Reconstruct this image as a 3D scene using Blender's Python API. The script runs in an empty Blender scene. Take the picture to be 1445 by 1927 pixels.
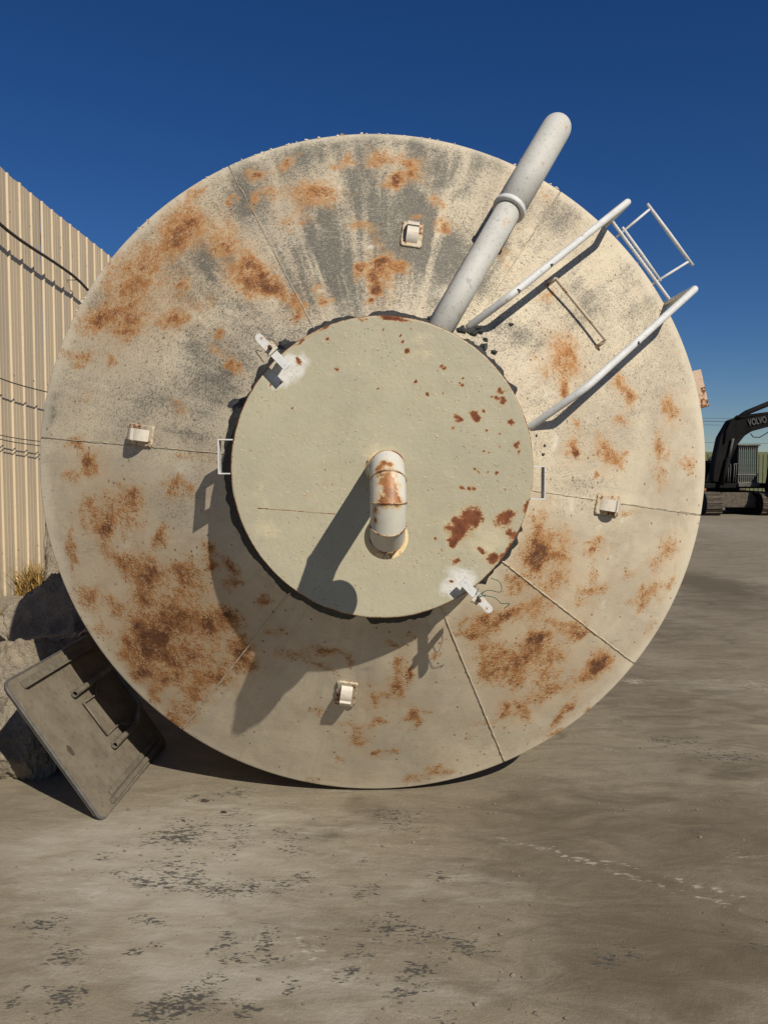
import bpy, bmesh, math, random
import numpy as np
from mathutils import Vector, Matrix, Euler

# ------------------------------------------------------------------ camera, sky, sun, exposure
scn = bpy.context.scene
COL = scn.collection
R_ = math.radians
cam = bpy.data.cameras.new('camera'); camo = bpy.data.objects.new('camera', cam); COL.objects.link(camo)
cam.sensor_fit = 'HORIZONTAL'; cam.sensor_width = 36.0
cam.lens = 36.0 * 1456.0 / 1445.0
cam.clip_start = 0.05; cam.clip_end = 3000
camo.location = (0, 0, 1.72)
camo.rotation_euler = (R_(90) - math.atan(78.5 / 1456.0), 0, 0)
scn.camera = camo

SUN = Vector((0.414, -0.672, 0.613)).normalized()
w = bpy.data.worlds.new('World'); scn.world = w; w.use_nodes = True
wn = w.node_tree.nodes; wl = w.node_tree.links
sky = wn.new('ShaderNodeTexSky'); sky.sky_type = 'NISHITA'; sky.sun_disc = False
sky.sun_elevation = math.asin(SUN.z); sky.sun_rotation = math.atan2(SUN.x, SUN.y)
sky.altitude = 0; sky.air_density = 1.0; sky.dust_density = 0.0; sky.ozone_density = 7.0
bg = wn['Background']; bg.inputs['Strength'].default_value = 0.050
hs = wn.new('ShaderNodeHueSaturation'); hs.inputs['Saturation'].default_value = 1.20; hs.inputs['Hue'].default_value = 0.511; hs.inputs['Value'].default_value = 1.14     # clear deep-blue desert sky, the whole dome alike
wl.new(sky.outputs[0], hs.inputs['Color']); wl.new(hs.outputs[0], bg.inputs['Color'])
sl = bpy.data.lights.new('sun', 'SUN'); sl.energy = 5.0; sl.angle = R_(0.53); sl.color = (1.0, 0.925, 0.80)
so = bpy.data.objects.new('sun', sl); COL.objects.link(so)
so.rotation_euler = SUN.to_track_quat('Z', 'Y').to_euler(); so.location = (4, -6, 9)
scn.view_settings.view_transform = 'Standard'; scn.view_settings.look = 'None'
scn.view_settings.exposure = -0.06; scn.view_settings.gamma = 1.0; scn.view_settings.use_curve_mapping = False
scn.render.engine = 'CYCLES'
random.seed(7); rng = np.random.default_rng(7)

# ------------------------------------------------------------------ stain layouts (metres on the surface: x, y, half-width, half-height, turn, strength)
RUST=[(-0.998,1.179,0.082,0.117,-20,0.9),(-0.924,1.404,0.06,0.042,40,0.7),(-0.869,1.217,0.151,0.081,-25,0.6),(-1.009,1.101,0.07,0.052,0,0.9),(-0.759,1.072,0.068,0.068,-40,0.75),(-0.621,0.944,0.088,0.066,-50,0.95),(-0.514,0.862,0.108,0.043,-45,0.9),(-0.593,0.856,0.098,0.044,-20,0.8),(-0.422,0.759,0.064,0.032,-60,0.8),(-0.373,0.674,0.023,0.017,50,1),(-1.161,1.067,0.082,0.059,-40,0.65),(-1.202,0.944,0.07,0.094,-10,0.75),(-1.235,0.872,0.129,0.082,0,0.6),(-1.349,0.772,0.082,0.059,0,0.75),(-1.208,0.721,0.092,0.069,20,1),(-1.416,0.742,0.118,0.059,0,0.55),(-1.27,0.655,0.035,0.029,0,0.6),(-0.952,0.897,0.045,0.04,0,0.85),(-0.993,0.707,0.056,0.039,-15,0.75),(-1.345,1.012,0.096,0.072,40,0.4),(-1.074,0.979,0.069,0.058,0,0.4),(-0.905,0.776,0.134,0.089,0,0.35),(-0.615,1.477,0.059,0.026,5,0.95),(-0.462,1.546,0.047,0.024,40,0.85),(-0.529,1.348,0.046,0.035,0,0.6),(-0.622,1.321,0.032,0.041,0,0.7),(-0.279,1.34,0.103,0.063,-10,0.9),(-0.387,1.31,0.046,0.057,0,0.6),(-0.406,1.187,0.068,0.056,0,0.4),(-0.148,1.549,0.041,0.026,10,0.7),(-0.195,1.504,0.029,0.014,0,0.6),(0.005,1.549,0.047,0.047,0,0.6),(-0.075,1.136,0.066,0.033,-10,0.65),(-0.738,1.333,0.016,0.014,0,0.8),(-0.082,0.892,0.027,0.032,0,0.95),(-0.25,0.75,0.029,0.023,0,1),(-0.273,0.811,0.021,0.021,0,0.5),(0.004,0.904,0.027,0.032,0,0.95),(-0.004,0.794,0.026,0.032,0,1),(-0.052,0.728,0.019,0.01,0,0.9),(-1.495,0.554,0.071,0.03,-10,0.75),(-1.608,0.581,0.036,0.018,0,0.5),(-1.317,0.54,0.023,0.014,0,0.6),(-1.463,0.348,0.047,0.023,10,0.4),(-0.913,0.282,0.054,0.027,-20,0.55),(-0.721,0.608,0.019,0.016,0,0.8),(-0.746,0.536,0.043,0.021,-20,0.5),(-0.668,0.486,0.021,0.016,-30,0.9),(-0.65,0.457,0.021,0.016,-45,0.6),(-1.503,0.126,0.071,0.041,0,0.7),(-1.424,0.038,0.026,0.035,0,0.9),(-0.837,0.06,0.106,0.027,0,0.4),(0.083,1.411,0.046,0.029,30,1),(0.158,1.539,0.059,0.035,0,0.75),(0.185,1.466,0.047,0.041,60,0.8),(0.017,1.549,0.047,0.035,0,0.6),(0.259,1.319,0.029,0.025,0,0.65),(0.303,1.273,0.023,0.017,40,0.7),(0.32,1.171,0.043,0.032,10,0.9),(0.015,0.942,0.032,0.038,-20,1),(0.084,0.906,0.054,0.032,20,1),(0.007,0.806,0.026,0.037,-10,1),(-0.019,0.855,0.021,0.016,0,1),(-0.015,1.044,0.033,0.044,0,0.35),(0.167,1.196,0.031,0.011,0,0.7),(0.85,1.392,0.036,0.03,0,0.4),(0.795,0.815,0.034,0.034,0,0.45),(0.594,1.019,0.056,0.079,0,0.35),(0.86,0.572,0.066,0.055,-20,0.6),(0.839,0.479,0.044,0.066,20,0.75),(0.922,0.531,0.045,0.067,-10,0.65),(0.857,0.368,0.02,0.044,10,0.8),(0.747,0.438,0.016,0.032,0,0.5),(0.703,0.507,0.022,0.011,-30,0.5),(1.176,0.411,0.035,0.058,10,0.75),(1.231,0.356,0.035,0.029,-40,0.9),(1.16,0.231,0.034,0.025,0,0.7),(0.896,0.226,0.027,0.016,0,0.6),(0.907,0.117,0.024,0.055,-10,0.75),(0.907,0.078,0.027,0.016,0,0.9),(1.072,0.081,0.045,0.034,-30,0.9),(1.136,0.042,0.057,0.028,-40,0.75),(1.195,0.077,0.023,0.023,0,0.6),(1.492,0.311,0.036,0.054,0,0.65),(1.523,0.264,0.036,0.049,0,0.5),(1.416,0.128,0.021,0.06,0,0.8),(1.481,0.081,0.018,0.048,0,0.5),(1.639,0.034,0.049,0.019,0,0.45),(1.051,0.154,0.013,0.013,0,0.5),(-1.417,0.02,0.026,0.041,0,0.9),(-1.521,-0.038,0.059,0.03,0,0.6),(-1.186,-0.138,0.079,0.051,-20,0.7),(-0.951,-0.09,0.065,0.033,-10,0.7),(-0.853,-0.11,0.016,0.019,0,0.7),(-1.238,-0.219,0.091,0.091,0,0.65),(-1.361,-0.294,0.047,0.105,-5,1),(-1.441,-0.202,0.047,0.07,0,0.5),(-1.57,-0.424,0.022,0.109,5,0.8),(-1.026,-0.325,0.05,0.033,30,0.9),(-1.489,-0.263,0.024,0.036,0,0.5),(-1.277,-0.455,0.07,0.035,-20,0.85),(-1.147,-0.518,0.103,0.08,-30,0.9),(-0.918,-0.548,0.078,0.089,10,0.85),(-0.923,-0.467,0.066,0.044,0,0.6),(-1.479,-0.668,0.091,0.067,0,0.75),(-1.317,-0.691,0.048,0.03,-30,0.85),(-1.176,-0.666,0.07,0.07,0,0.7),(-1.435,-0.832,0.061,0.061,45,0.5),(-1.086,-0.808,0.14,0.105,30,1),(-1.12,-0.863,0.083,0.071,30,1),(-0.923,-0.729,0.091,0.057,20,0.95),(-1.019,-0.676,0.069,0.046,20,0.9),(-0.827,-0.758,0.068,0.056,0,0.8),(-0.726,-0.7,0.078,0.066,-20,0.9),(-1.219,-0.796,0.059,0.071,0,0.8),(-1.305,-0.87,0.024,0.036,30,0.7),(-1.169,-0.934,0.096,0.072,0,0.7),(-1.054,-0.974,0.107,0.071,0,1),(-1.212,-1.047,0.061,0.049,0,0.85),(-0.917,-0.907,0.093,0.046,10,0.85),(-1.309,-0.95,0.049,0.049,0,0.5),(-1.04,-1.068,0.084,0.036,20,0.7),(-1.149,-1.179,0.037,0.074,-10,0.7),(-0.87,-1.048,0.071,0.059,30,0.7),(-0.946,-1.154,0.072,0.084,20,0.75),(-1.028,-1.279,0.074,0.061,20,0.65),(-1.063,-1.343,0.037,0.025,0,0.9),(-0.77,-0.362,0.024,0.03,20,1),(-0.782,-0.452,0.019,0.027,0,0.9),(-0.688,-0.446,0.032,0.037,0,0.95),(-0.688,-0.532,0.065,0.022,10,0.8),(-0.535,-0.614,0.03,0.038,0,0.9),(-0.655,-0.843,0.056,0.045,0,0.8),(-0.685,-0.91,0.057,0.068,40,0.9),(-0.767,-1.01,0.046,0.07,50,0.9),(-0.651,-0.933,0.034,0.045,0,0.6),(-0.259,-0.849,0.049,0.02,-10,0.9),(-0.156,-0.898,0.02,0.033,35,0.9),(-0.393,-0.862,0.066,0.022,0,0.5),(-0.442,-0.739,0.043,0.022,0,0.5),(-0.498,-0.743,0.016,0.016,0,0.5),(-0.461,-0.879,0.044,0.033,0,0.4),(-0.284,-0.934,0.056,0.011,-30,0.6),(-0.315,-1.198,0.035,0.023,-20,0.6),(-0.118,-1.357,0.03,0.048,-10,0.6),(-0.089,-1.387,0.048,0.024,30,0.7),(-0.177,-1.267,0.041,0.018,-20,0.6),(-0.107,-1.281,0.035,0.018,0,0.6),(-0.015,-1.135,0.017,0.029,20,0.8),(-0.056,-1.03,0.013,0.011,0,0.6),(-0.345,-1.669,0.05,0.019,0,0.4),(0.003,-1.475,0.03,0.01,0,0.7),(-0.204,-1.515,0.018,0.012,0,0.5),(-0.013,-1.274,0.029,0.014,0,0.6),(0.715,-0.37,0.065,0.108,0,0.75),(0.707,-0.426,0.065,0.054,0,0.8),(0.846,-0.412,0.078,0.066,0,0.7),(0.749,-0.463,0.033,0.022,20,0.6),(0.822,-0.55,0.045,0.056,-30,0.8),(0.863,-0.311,0.066,0.044,0,0.4),(0.717,-0.238,0.032,0.053,0,0.5),(1.071,-0.345,0.023,0.014,0,0.7),(1.032,-0.384,0.034,0.011,10,0.8),(1.042,-0.473,0.029,0.069,0,0.5),(0.985,-0.576,0.069,0.017,-10,0.5),(1.106,-0.599,0.047,0.035,0,0.6),(0.98,-0.649,0.058,0.035,-10,0.6),(1.267,-0.539,0.06,0.048,0,0.25),(1.422,-0.655,0.074,0.062,20,0.65),(1.288,-0.693,0.061,0.018,0,0.5),(1.504,-0.42,0.061,0.086,-10,0.6),(1.433,-0.502,0.037,0.037,40,0.5),(1.563,-0.622,0.031,0.025,0,0.6),(1.44,-0.869,0.063,0.031,45,0.3),(0.576,-0.685,0.099,0.039,20,1),(0.509,-0.728,0.044,0.044,0,0.9),(0.622,-0.67,0.044,0.013,20,1),(0.747,-0.676,0.056,0.045,30,0.7),(0.445,-0.797,0.044,0.033,0,0.8),(0.362,-0.766,0.044,0.013,10,0.7),(0.391,-0.706,0.016,0.013,0,0.6),(0.872,-0.75,0.081,0.035,-30,0.5),(0.974,-0.806,0.035,0.047,-10,0.9),(1.019,-0.831,0.03,0.03,0,0.7),(0.767,-0.841,0.057,0.057,0,0.95),(0.761,-0.892,0.069,0.058,-30,0.85),(0.538,-0.895,0.079,0.057,-10,0.75),(0.522,-0.973,0.046,0.069,-10,0.75),(0.679,-0.949,0.127,0.058,20,0.8),(0.664,-1.029,0.07,0.07,0,0.75),(0.874,-0.959,0.047,0.059,-30,0.7),(0.658,-1.083,0.035,0.024,0,0.9),(0.854,-1.093,0.084,0.084,0,0.65),(0.878,-1.168,0.073,0.036,10,0.7),(1.146,-1.008,0.061,0.061,0,0.75),(1.072,-1.081,0.086,0.043,30,0.75),(1.153,-1.05,0.049,0.037,0,0.8),(0.632,-1.238,0.022,0.048,5,0.85),(0.725,-1.213,0.042,0.036,0,0.85),(0.643,-1.284,0.061,0.022,15,0.6),(0.749,-1.297,0.037,0.031,0,0.65),(0.994,-1.302,0.025,0.088,-35,0.85),(0.972,-1.429,0.063,0.019,20,0.8),(1.151,-1.296,0.023,0.028,-30,0.75),(0.82,-1.232,0.037,0.015,0,0.4),(0.076,-0.931,0.017,0.055,-5,0.8),(0.074,-1.053,0.017,0.045,0,0.8),(0.03,-1.094,0.046,0.014,20,0.7),(0.128,-0.986,0.017,0.056,5,0.85),(-0.021,-1.121,0.014,0.034,20,0.7),(0.008,-1.15,0.014,0.029,-20,0.7),(0.162,-1.242,0.029,0.053,20,0.9),(-0.001,-1.281,0.041,0.014,10,0.6),(0.237,-1.202,0.017,0.014,0,0.6),(0.099,-1.109,0.017,0.014,-30,0.6),(0.263,-0.874,0.028,0.017,0,0.9),(0.061,-0.801,0.043,0.009,0,0.7),(0.135,-0.766,0.022,0.013,0,0.6),(0.304,-1.595,0.062,0.037,10,0.6),(0.381,-1.601,0.038,0.019,20,0.5),(0.194,-1.655,0.05,0.019,0,0.5),(0.451,-1.384,0.018,0.03,0,0.35),(0.529,-1.285,0.048,0.018,-10,0.4),(0.081,-1.453,0.018,0.012,0,0.5),(0.002,-1.475,0.024,0.01,0,0.6),(1.093,0.036,0.034,0.028,0,0.6),(1.024,-0.037,0.013,0.007,40,0.8),(1.41,-0.015,0.048,0.072,0,0.35),(1.46,-0.075,0.024,0.036,0,0.4),(1.622,0.022,0.037,0.037,0,0.4),(1.25,-0.213,0.07,0.012,0,0.5),(0.632,-0.535,0.054,0.027,0,0.5),(0.61,-0.556,0.013,0.011,0,0.9),(0.594,-0.509,0.043,0.013,-20,0.5)]
GRIME=[(-0.2,0.956,0.194,0.216,0,0.9),(-0.314,1.142,0.1,0.1,0,0.7),(-0.385,1.572,0.166,0.083,20,0.6),(-0.668,1.291,0.058,0.127,35,0.6),(-0.764,0.97,0.067,0.112,35,0.9),(-0.83,1.054,0.068,0.046,-30,0.8),(-0.633,0.763,0.13,0.043,-20,0.5),(-0.869,0.608,0.055,0.044,-30,0.8),(-0.794,0.568,0.076,0.086,-20,0.5),(-0.262,0.786,0.158,0.084,0,0.7),(-0.056,1.372,0.138,0.23,0,0.6),(-0.933,0.815,0.09,0.056,0,0.4),(-0.966,0.378,0.273,0.109,0,0.45),(-0.726,0.364,0.105,0.158,-20,0.6),(-1.702,0.263,0.048,0.133,-5,0.9),(-1.701,0.142,0.036,0.109,0,0.6),(-0.85,0.145,0.16,0.043,0,0.6),(-1.091,0.296,0.222,0.089,0,0.4),(-0.458,0.589,0.083,0.094,0,0.5),(0.067,1.261,0.136,0.181,0,0.7),(0.187,1.143,0.067,0.167,0,0.9),(0.36,1.508,0.142,0.13,-30,0.8),(0.538,1.587,0.072,0.06,-30,0.8),(0.179,0.96,0.087,0.163,-10,0.8),(0.302,0.992,0.077,0.164,-15,0.9),(0.434,1.369,0.035,0.058,-30,0.8),(0.043,1.657,0.179,0.048,0,0.7),(0.511,0.884,0.099,0.066,40,0.8),(0.592,0.993,0.056,0.067,0,0.7),(0.686,1.081,0.029,0.04,-10,1.3),(0.783,1.16,0.07,0.14,-20,0.5),(0.874,1.269,0.107,0.071,-30,0.5),(0.627,0.609,0.097,0.075,-30,0.6),(0.985,0.887,0.069,0.069,0,0.5),(0.933,0.782,0.137,0.16,-40,0.35),(1.238,0.463,0.117,0.014,25,0.6),(1.321,0.35,0.118,0.012,22,0.6),(1.362,0.807,0.121,0.182,-40,0.2),(0.956,0.217,0.332,0.166,0,0.3),(0.752,0.306,0.075,0.032,30,0.5),(-0.955,-0.188,0.109,0.087,30,0.3),(-0.839,-0.057,0.064,0.064,0,0.2),(0.916,-0.08,0.143,0.044,-5,0.7),(1.097,-0.105,0.091,0.023,-5,0.6),(0.935,-0.191,0.111,0.066,0,0.4),(0.925,-0.846,0.07,0.047,-20,0.45)]
PALE=[(-0.048,1.031,0.033,0.022,0,1),(-0.278,0.799,0.026,0.026,0,1),(-0.415,0.855,0.043,0.075,30,0.5),(-0.779,0.207,0.042,0.105,-15,0.5),(-0.71,0.225,0.016,0.094,-15,0.6),(-0.686,0.697,0.108,0.013,15,0.7),(0.544,0.988,0.045,0.134,-30,0.3),(1.422,0.918,0.148,0.307,-40,0.4),(0.312,0.794,0.128,0.064,0,0.8),(0.784,0.135,0.021,0.043,0,1),(1.083,1.415,0.185,0.111,-40,0.4),(0.778,0.33,0.086,0.032,25,0.7),(-0.899,-0.014,0.054,0.064,30,0.9),(-1.184,-0.332,0.023,0.034,0,0.6),(-0.954,-0.166,0.098,0.027,30,0.4),(-0.604,-0.469,0.032,0.021,0,0.5),(0.895,-0.195,0.031,0.049,0,1),(0.802,-0.165,0.022,0.027,0,0.7),(1.053,-0.298,0.068,0.023,45,0.7),(1.18,-0.269,0.017,0.046,0,0.7),(1.134,-0.408,0.014,0.07,5,0.6),(1.127,-0.702,0.036,0.036,0,0.8),(1.293,-0.504,0.048,0.048,0,0.5),(0.93,-1.062,0.03,0.036,0,0.5),(0.55,-0.416,0.013,0.063,-40,0.7)]
LIDRUST=[(0.348,-0.233,0.048,0.07,-30,1),(0.382,-0.203,0.038,0.04,0,1),(0.298,-0.303,0.018,0.025,-40,0.9),(0.318,-0.283,0.025,0.04,-40,0.9),(0.508,-0.218,0.045,0.028,25,1),(0.554,-0.284,0.036,0.026,-40,1),(0.538,-0.194,0.04,0.014,15,0.9),(0.608,-0.169,0.014,0.036,-10,1),(0.419,-0.349,0.02,0.012,-30,1),(0.474,-0.379,0.028,0.02,-10,1),(0.509,-0.374,0.014,0.02,-30,0.8),(0.534,-0.344,0.014,0.04,-35,0.9),(0.464,-0.394,0.02,0.015,0,0.8),(0.038,0.622,0.059,0.009,-5,1),(0.136,0.36,0.008,0.008,0,1),(0.245,0.429,0.009,0.009,0,1),(0.257,0.417,0.008,0.008,0,1),(0.102,0.491,0.01,0.01,0,1),(0.082,0.53,0.006,0.006,0,1),(0.072,0.554,0.006,0.006,0,1),(0.334,0.38,0.007,0.007,0,1),(0.334,0.346,0.009,0.009,0,1),(0.319,0.356,0.005,0.005,0,1),(0.186,0.313,0.008,0.008,0,1),(0.25,0.316,0.006,0.006,0,1),(0.494,0.327,0.015,0.015,0,1),(0.479,0.297,0.013,0.013,0,1),(0.507,0.288,0.016,0.016,0,1),(0.459,0.302,0.006,0.006,0,1),(0.31,0.213,0.016,0.016,0,1),(0.325,0.199,0.014,0.014,0,1),(0.296,0.169,0.012,0.012,0,1),(0.38,0.228,0.02,0.02,0,1),(0.4,0.213,0.018,0.018,0,1),(0.424,0.243,0.009,0.009,0,1),(0.54,0.194,0.017,0.017,0,1),(0.435,0.164,0.008,0.008,0,1),(0.495,0.199,0.005,0.005,0,1),(0.56,0.095,0.013,0.013,0,1),(0.576,0.072,0.01,0.01,0,1),(0.57,0.11,0.005,0.005,0,1),(0.426,0.075,0.007,0.007,0,1),(0.446,0.067,0.007,0.007,0,1),(0.49,0.095,0.006,0.006,0,1),(0.495,0.145,0.006,0.006,0,1),(0.381,0.09,0.005,0.005,0,1),(-0.026,0.335,0.005,0.005,0,1),(-0.002,0.578,0.005,0.005,0,1),(0.121,0.584,0.005,0.005,0,1),(0.391,-0.004,0.008,0.008,0,1),(0.406,-0.019,0.007,0.007,0,1),(0.441,-0.014,0.006,0.006,0,1),(0.481,-0.016,0.009,0.009,0,1),(0.332,-0.083,0.01,0.01,0,1),(0.362,-0.083,0.008,0.008,0,1),(0.382,-0.084,0.01,0.01,0,1),(0.517,-0.089,0.005,0.005,0,1),(0.218,-0.293,0.009,0.009,0,1),(0.302,-0.221,0.014,0.014,0,1),(0.278,-0.253,0.018,0.018,0,1),(0.298,-0.325,0.016,0.016,0,1),(0.289,-0.479,0.008,0.008,0,1),(0.243,-0.348,0.005,0.005,0,1),(0.308,-0.393,0.018,0.018,0,1),(-0.23,0.54,0.009,0.009,0,1),(-0.191,0.413,0.01,0.01,0,1),(-0.352,0.447,0.013,0.013,0,1),(-0.42,0.355,0.006,0.006,0,1),(-0.465,0.342,0.006,0.006,0,1),(-0.378,0.249,0.005,0.005,0,1),(0.101,0.492,0.009,0.009,0,1),(0.079,0.528,0.006,0.006,0,1),(-0.019,0.494,0.003,0.003,0,1),(-0.025,0.336,0.004,0.004,0,1),(0.073,0.556,0.005,0.005,0,1),(-0.099,0.546,0.004,0.004,0,1),(-0.154,0.542,0.003,0.003,0,1),(-0.322,-0.119,0.004,0.004,0,1),(-0.244,-0.007,0.004,0.004,0,1),(-0.361,0.047,0.003,0.003,0,1),(-0.062,0.256,0.003,0.003,0,1),(-0.333,0.017,0.003,0.003,0,1),(0.042,0.622,0.049,0.009,-3,0.9),(-0.086,0.618,0.024,0.006,5,0.9),(-0.343,0.523,0.043,0.007,32,0.9),(-0.245,0.581,0.037,0.005,22,0.9),(-0.628,-0.112,0.006,0.037,8,0.9)]
LIDWHITE=[(-0.405,0.401,0.092,0.055,25,1),(-0.362,0.438,0.043,0.037,0,0.8),(0.298,-0.517,0.062,0.048,0,1),(0.346,-0.455,0.069,0.041,-20,0.9)]
LIDYEL=[(0.012,0.06,0.088,0.041,0,0.9),(0.449,-0.303,0.089,0.055,20,1),(0.296,-0.248,0.055,0.062,0,0.8),(0.324,-0.206,0.041,0.041,0,0.5),(0.138,-0.151,0.055,0.137,0,0.3),(-0.482,-0.271,0.079,0.059,-20,0.7),(-0.51,-0.132,0.039,0.089,0,0.6),(0.161,0.545,0.044,0.039,0,0.6),(0.166,0.492,0.049,0.01,0,0.6),(0.171,0.472,0.044,0.008,0,0.5)]
SCUFF=[(-0.99,3.58,0.138,0.134,0,1),(-0.76,3.82,0.08,0.055,0,0.7),(-0.95,3.17,0.145,0.047,0,0.9),(-0.71,3.09,0.152,0.05,0,0.9),(-0.53,3.15,0.067,0.063,0,0.9),(-0.4,3.14,0.044,0.062,0,0.8),(-0.32,3.21,0.045,0.054,0,0.8),(-0.9,2.87,0.061,0.035,0,0.9),(-0.86,2.72,0.048,0.016,0,1.2),(-0.86,3.26,0.137,0.089,0,0.5),(-0.6,2.83,0.05,0.034,0,0.8),(-0.6,2.72,0.038,0.047,0,0.9),(-0.43,2.75,0.058,0.08,0,0.9),(-0.52,2.67,0.017,0.018,0,1.1),(-0.51,2.6,0.046,0.036,0,1),(-0.38,2.64,0.037,0.03,0,0.9),(-1.05,2.41,0.06,0.075,0,1),(-1.08,2.34,0.05,0.023,0,1),(-0.64,2.4,0.094,0.068,0,1),(-0.68,2.35,0.05,0.036,0,1),(-0.47,2.35,0.033,0.036,0,1),(-0.11,2.67,0.028,0.03,0,0.8),(-0.12,2.58,0.046,0.017,0,0.9),(-0.09,3.09,0.054,0.06,0,0.6),(-1.12,2.63,0.074,0.044,0,0.7),(-1.25,2.83,0.08,0.051,0,0.7),(-0.64,3.64,0.077,0.044,0,0.9),(-0.24,2.75,0.039,0.032,0,0.7),(-0.31,2.47,0.035,0.039,0,0.8),(-1.25,3.35,0.071,0.047,0,0.6),(-0.67,3.48,0.073,0.101,0,0.5),(-0.39,3.5,0.074,0.102,0,0.5),(-1.23,2.42,0.017,0.038,0,1),(-0.97,4.01,0.084,0.05,0,0.7),(-0.79,4.09,0.086,0.042,0,0.8),(-0.08,3.33,0.047,0.046,0,0.6),(-0.58,2.51,0.036,0.02,0,0.9),(0.26,2.74,0.068,0.08,0,0.9),(0.06,2.81,0.1,0.067,0,0.9),(0.11,2.56,0.073,0.056,0,0.9),(0.07,2.45,0.053,0.026,0,0.9),(0.24,3.18,0.056,0.043,0,0.9),(0.06,3.74,0.105,0.088,0,0.6),(1.82,4.83,0.169,0.121,0,0.7),(2.07,4.55,0.192,0.086,0,0.7),(1.26,2.86,0.061,0.035,0,0.6),(0.87,2.65,0.075,0.045,0,0.6),(0.19,2.33,0.033,0.018,0,0.8),(0.37,2.66,0.038,0.03,0,0.7),(1.36,2.74,0.049,0.024,0,0.7),(0.79,2.63,0.056,0.018,0,0.6),(1.52,3.6,0.063,0.033,0,0.5),(1.59,3.41,0.06,0.029,0,0.5)]
DARK=[(-0.28,3.67,0.155,0.09,0,0.9),(-0.08,3.84,0.135,0.098,0,0.9),(4.95,11.75,0.641,1.377,0,1.2),(4.31,9.89,0.743,1.175,0,0.7),(1.97,4.36,0.457,0.126,0,0.8),(0.98,3.14,0.706,0.602,0,0.85),(2.04,5.85,0.929,1.336,0,0.7),(1.03,2.56,0.5,0.357,0,0.9),(2.94,8.01,0.875,1.029,0,0.7),(0.86,3.76,0.736,0.294,0,0.75),(1.73,3.7,0.408,0.505,0,0.7),(7.31,16.54,1.334,2.683,0,0.35)]
CHALK=[(-1.2,3.07,0.087,0.056,0,1),(-1.07,3.01,0.074,0.038,0,0.7),(-0.24,4.08,0.1,0.028,0,1),(-1.18,2.52,0.072,0.027,0,0.6),(-1.43,3.13,0.132,0.103,0,0.5),(2.05,6.24,0.113,0.128,0,1),(2.97,6.12,0.255,0.276,0,0.7),(1.39,4.65,0.065,0.045,0,0.8),(-0.06,3.86,0.054,0.037,0,0.5),(0.1,2.37,0.051,0.019,0,0.7),(-0.26,2.72,0.048,0.126,0,0.6),(-1.08,3.75,0.663,0.683,0,0.25),(1.61,3.37,0.095,0.038,0,0.6),(0.58,3.55,0.04,0.016,0,0.95),(0.62,3.52,0.04,0.016,0,0.95),(0.66,3.49,0.039,0.015,0,0.95),(0.7,3.46,0.039,0.015,0,0.95),(0.73,3.44,0.039,0.015,0,0.95),(0.77,3.41,0.038,0.015,0,0.95),(0.81,3.38,0.038,0.014,0,0.95),(0.84,3.36,0.038,0.014,0,0.95),(0.88,3.33,0.038,0.014,0,0.95),(0.91,3.31,0.037,0.014,0,0.95),(0.95,3.28,0.037,0.014,0,0.95),(0.98,3.26,0.037,0.013,0,0.95),(1.01,3.23,0.037,0.013,0,0.95),(1.05,3.21,0.036,0.013,0,0.95),(1.08,3.19,0.036,0.013,0,0.95),(1.11,3.16,0.036,0.013,0,0.95),(1.14,3.14,0.035,0.012,0,0.95),(1.17,3.12,0.035,0.012,0,0.95),(1.2,3.1,0.035,0.012,0,0.95),(1.23,3.08,0.035,0.012,0,0.95),(1.26,3.05,0.035,0.012,0,0.95),(1.29,3.03,0.034,0.012,0,0.95),(1.32,3.01,0.034,0.012,0,0.95),(1.35,2.99,0.034,0.011,0,0.95),(1.38,2.97,0.034,0.011,0,0.95),(1.4,2.95,0.033,0.011,0,0.95),(0.85,3.38,0.029,0.012,0,0.9),(0.87,3.37,0.029,0.012,0,0.6),(0.89,3.37,0.028,0.012,0,0.6),(0.91,3.36,0.028,0.012,0,0.9),(0.93,3.35,0.028,0.012,0,0.6),(0.95,3.34,0.028,0.012,0,0.6),(0.97,3.34,0.028,0.012,0,0.9),(0.99,3.33,0.028,0.012,0,0.6),(1.01,3.32,0.028,0.012,0,0.6),(1.03,3.32,0.028,0.012,0,0.9),(1.05,3.31,0.028,0.012,0,0.6),(1.07,3.3,0.028,0.011,0,0.6),(1.09,3.29,0.028,0.011,0,0.9),(1.11,3.29,0.028,0.011,0,0.6),(1.2,3.19,0.032,0.013,0,0.9),(1.23,3.18,0.031,0.013,0,0.9),(1.25,3.16,0.031,0.013,0,0.9),(1.28,3.15,0.031,0.013,0,0.9),(1.31,3.13,0.031,0.012,0,0.9),(1.33,3.12,0.031,0.012,0,0.9),(1.36,3.1,0.031,0.012,0,0.9),(1.38,3.09,0.031,0.012,0,0.9),(1.41,3.08,0.03,0.012,0,0.9),(1.44,3.06,0.03,0.012,0,0.9),(1.46,3.05,0.03,0.012,0,0.9),(1.49,3.04,0.03,0.012,0,0.9),(-0.35,2.79,0.028,0.013,0,0.7),(-0.33,2.77,0.027,0.013,0,0.7),(-0.31,2.74,0.027,0.013,0,0.7),(-0.29,2.71,0.027,0.013,0,0.7),(-0.27,2.69,0.027,0.012,0,0.7),(-0.25,2.66,0.026,0.012,0,0.7),(-0.23,2.64,0.026,0.012,0,0.7),(-0.21,2.61,0.026,0.012,0,0.7),(-0.19,2.59,0.026,0.011,0,0.7),(-0.17,2.57,0.026,0.011,0,0.7)]
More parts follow.
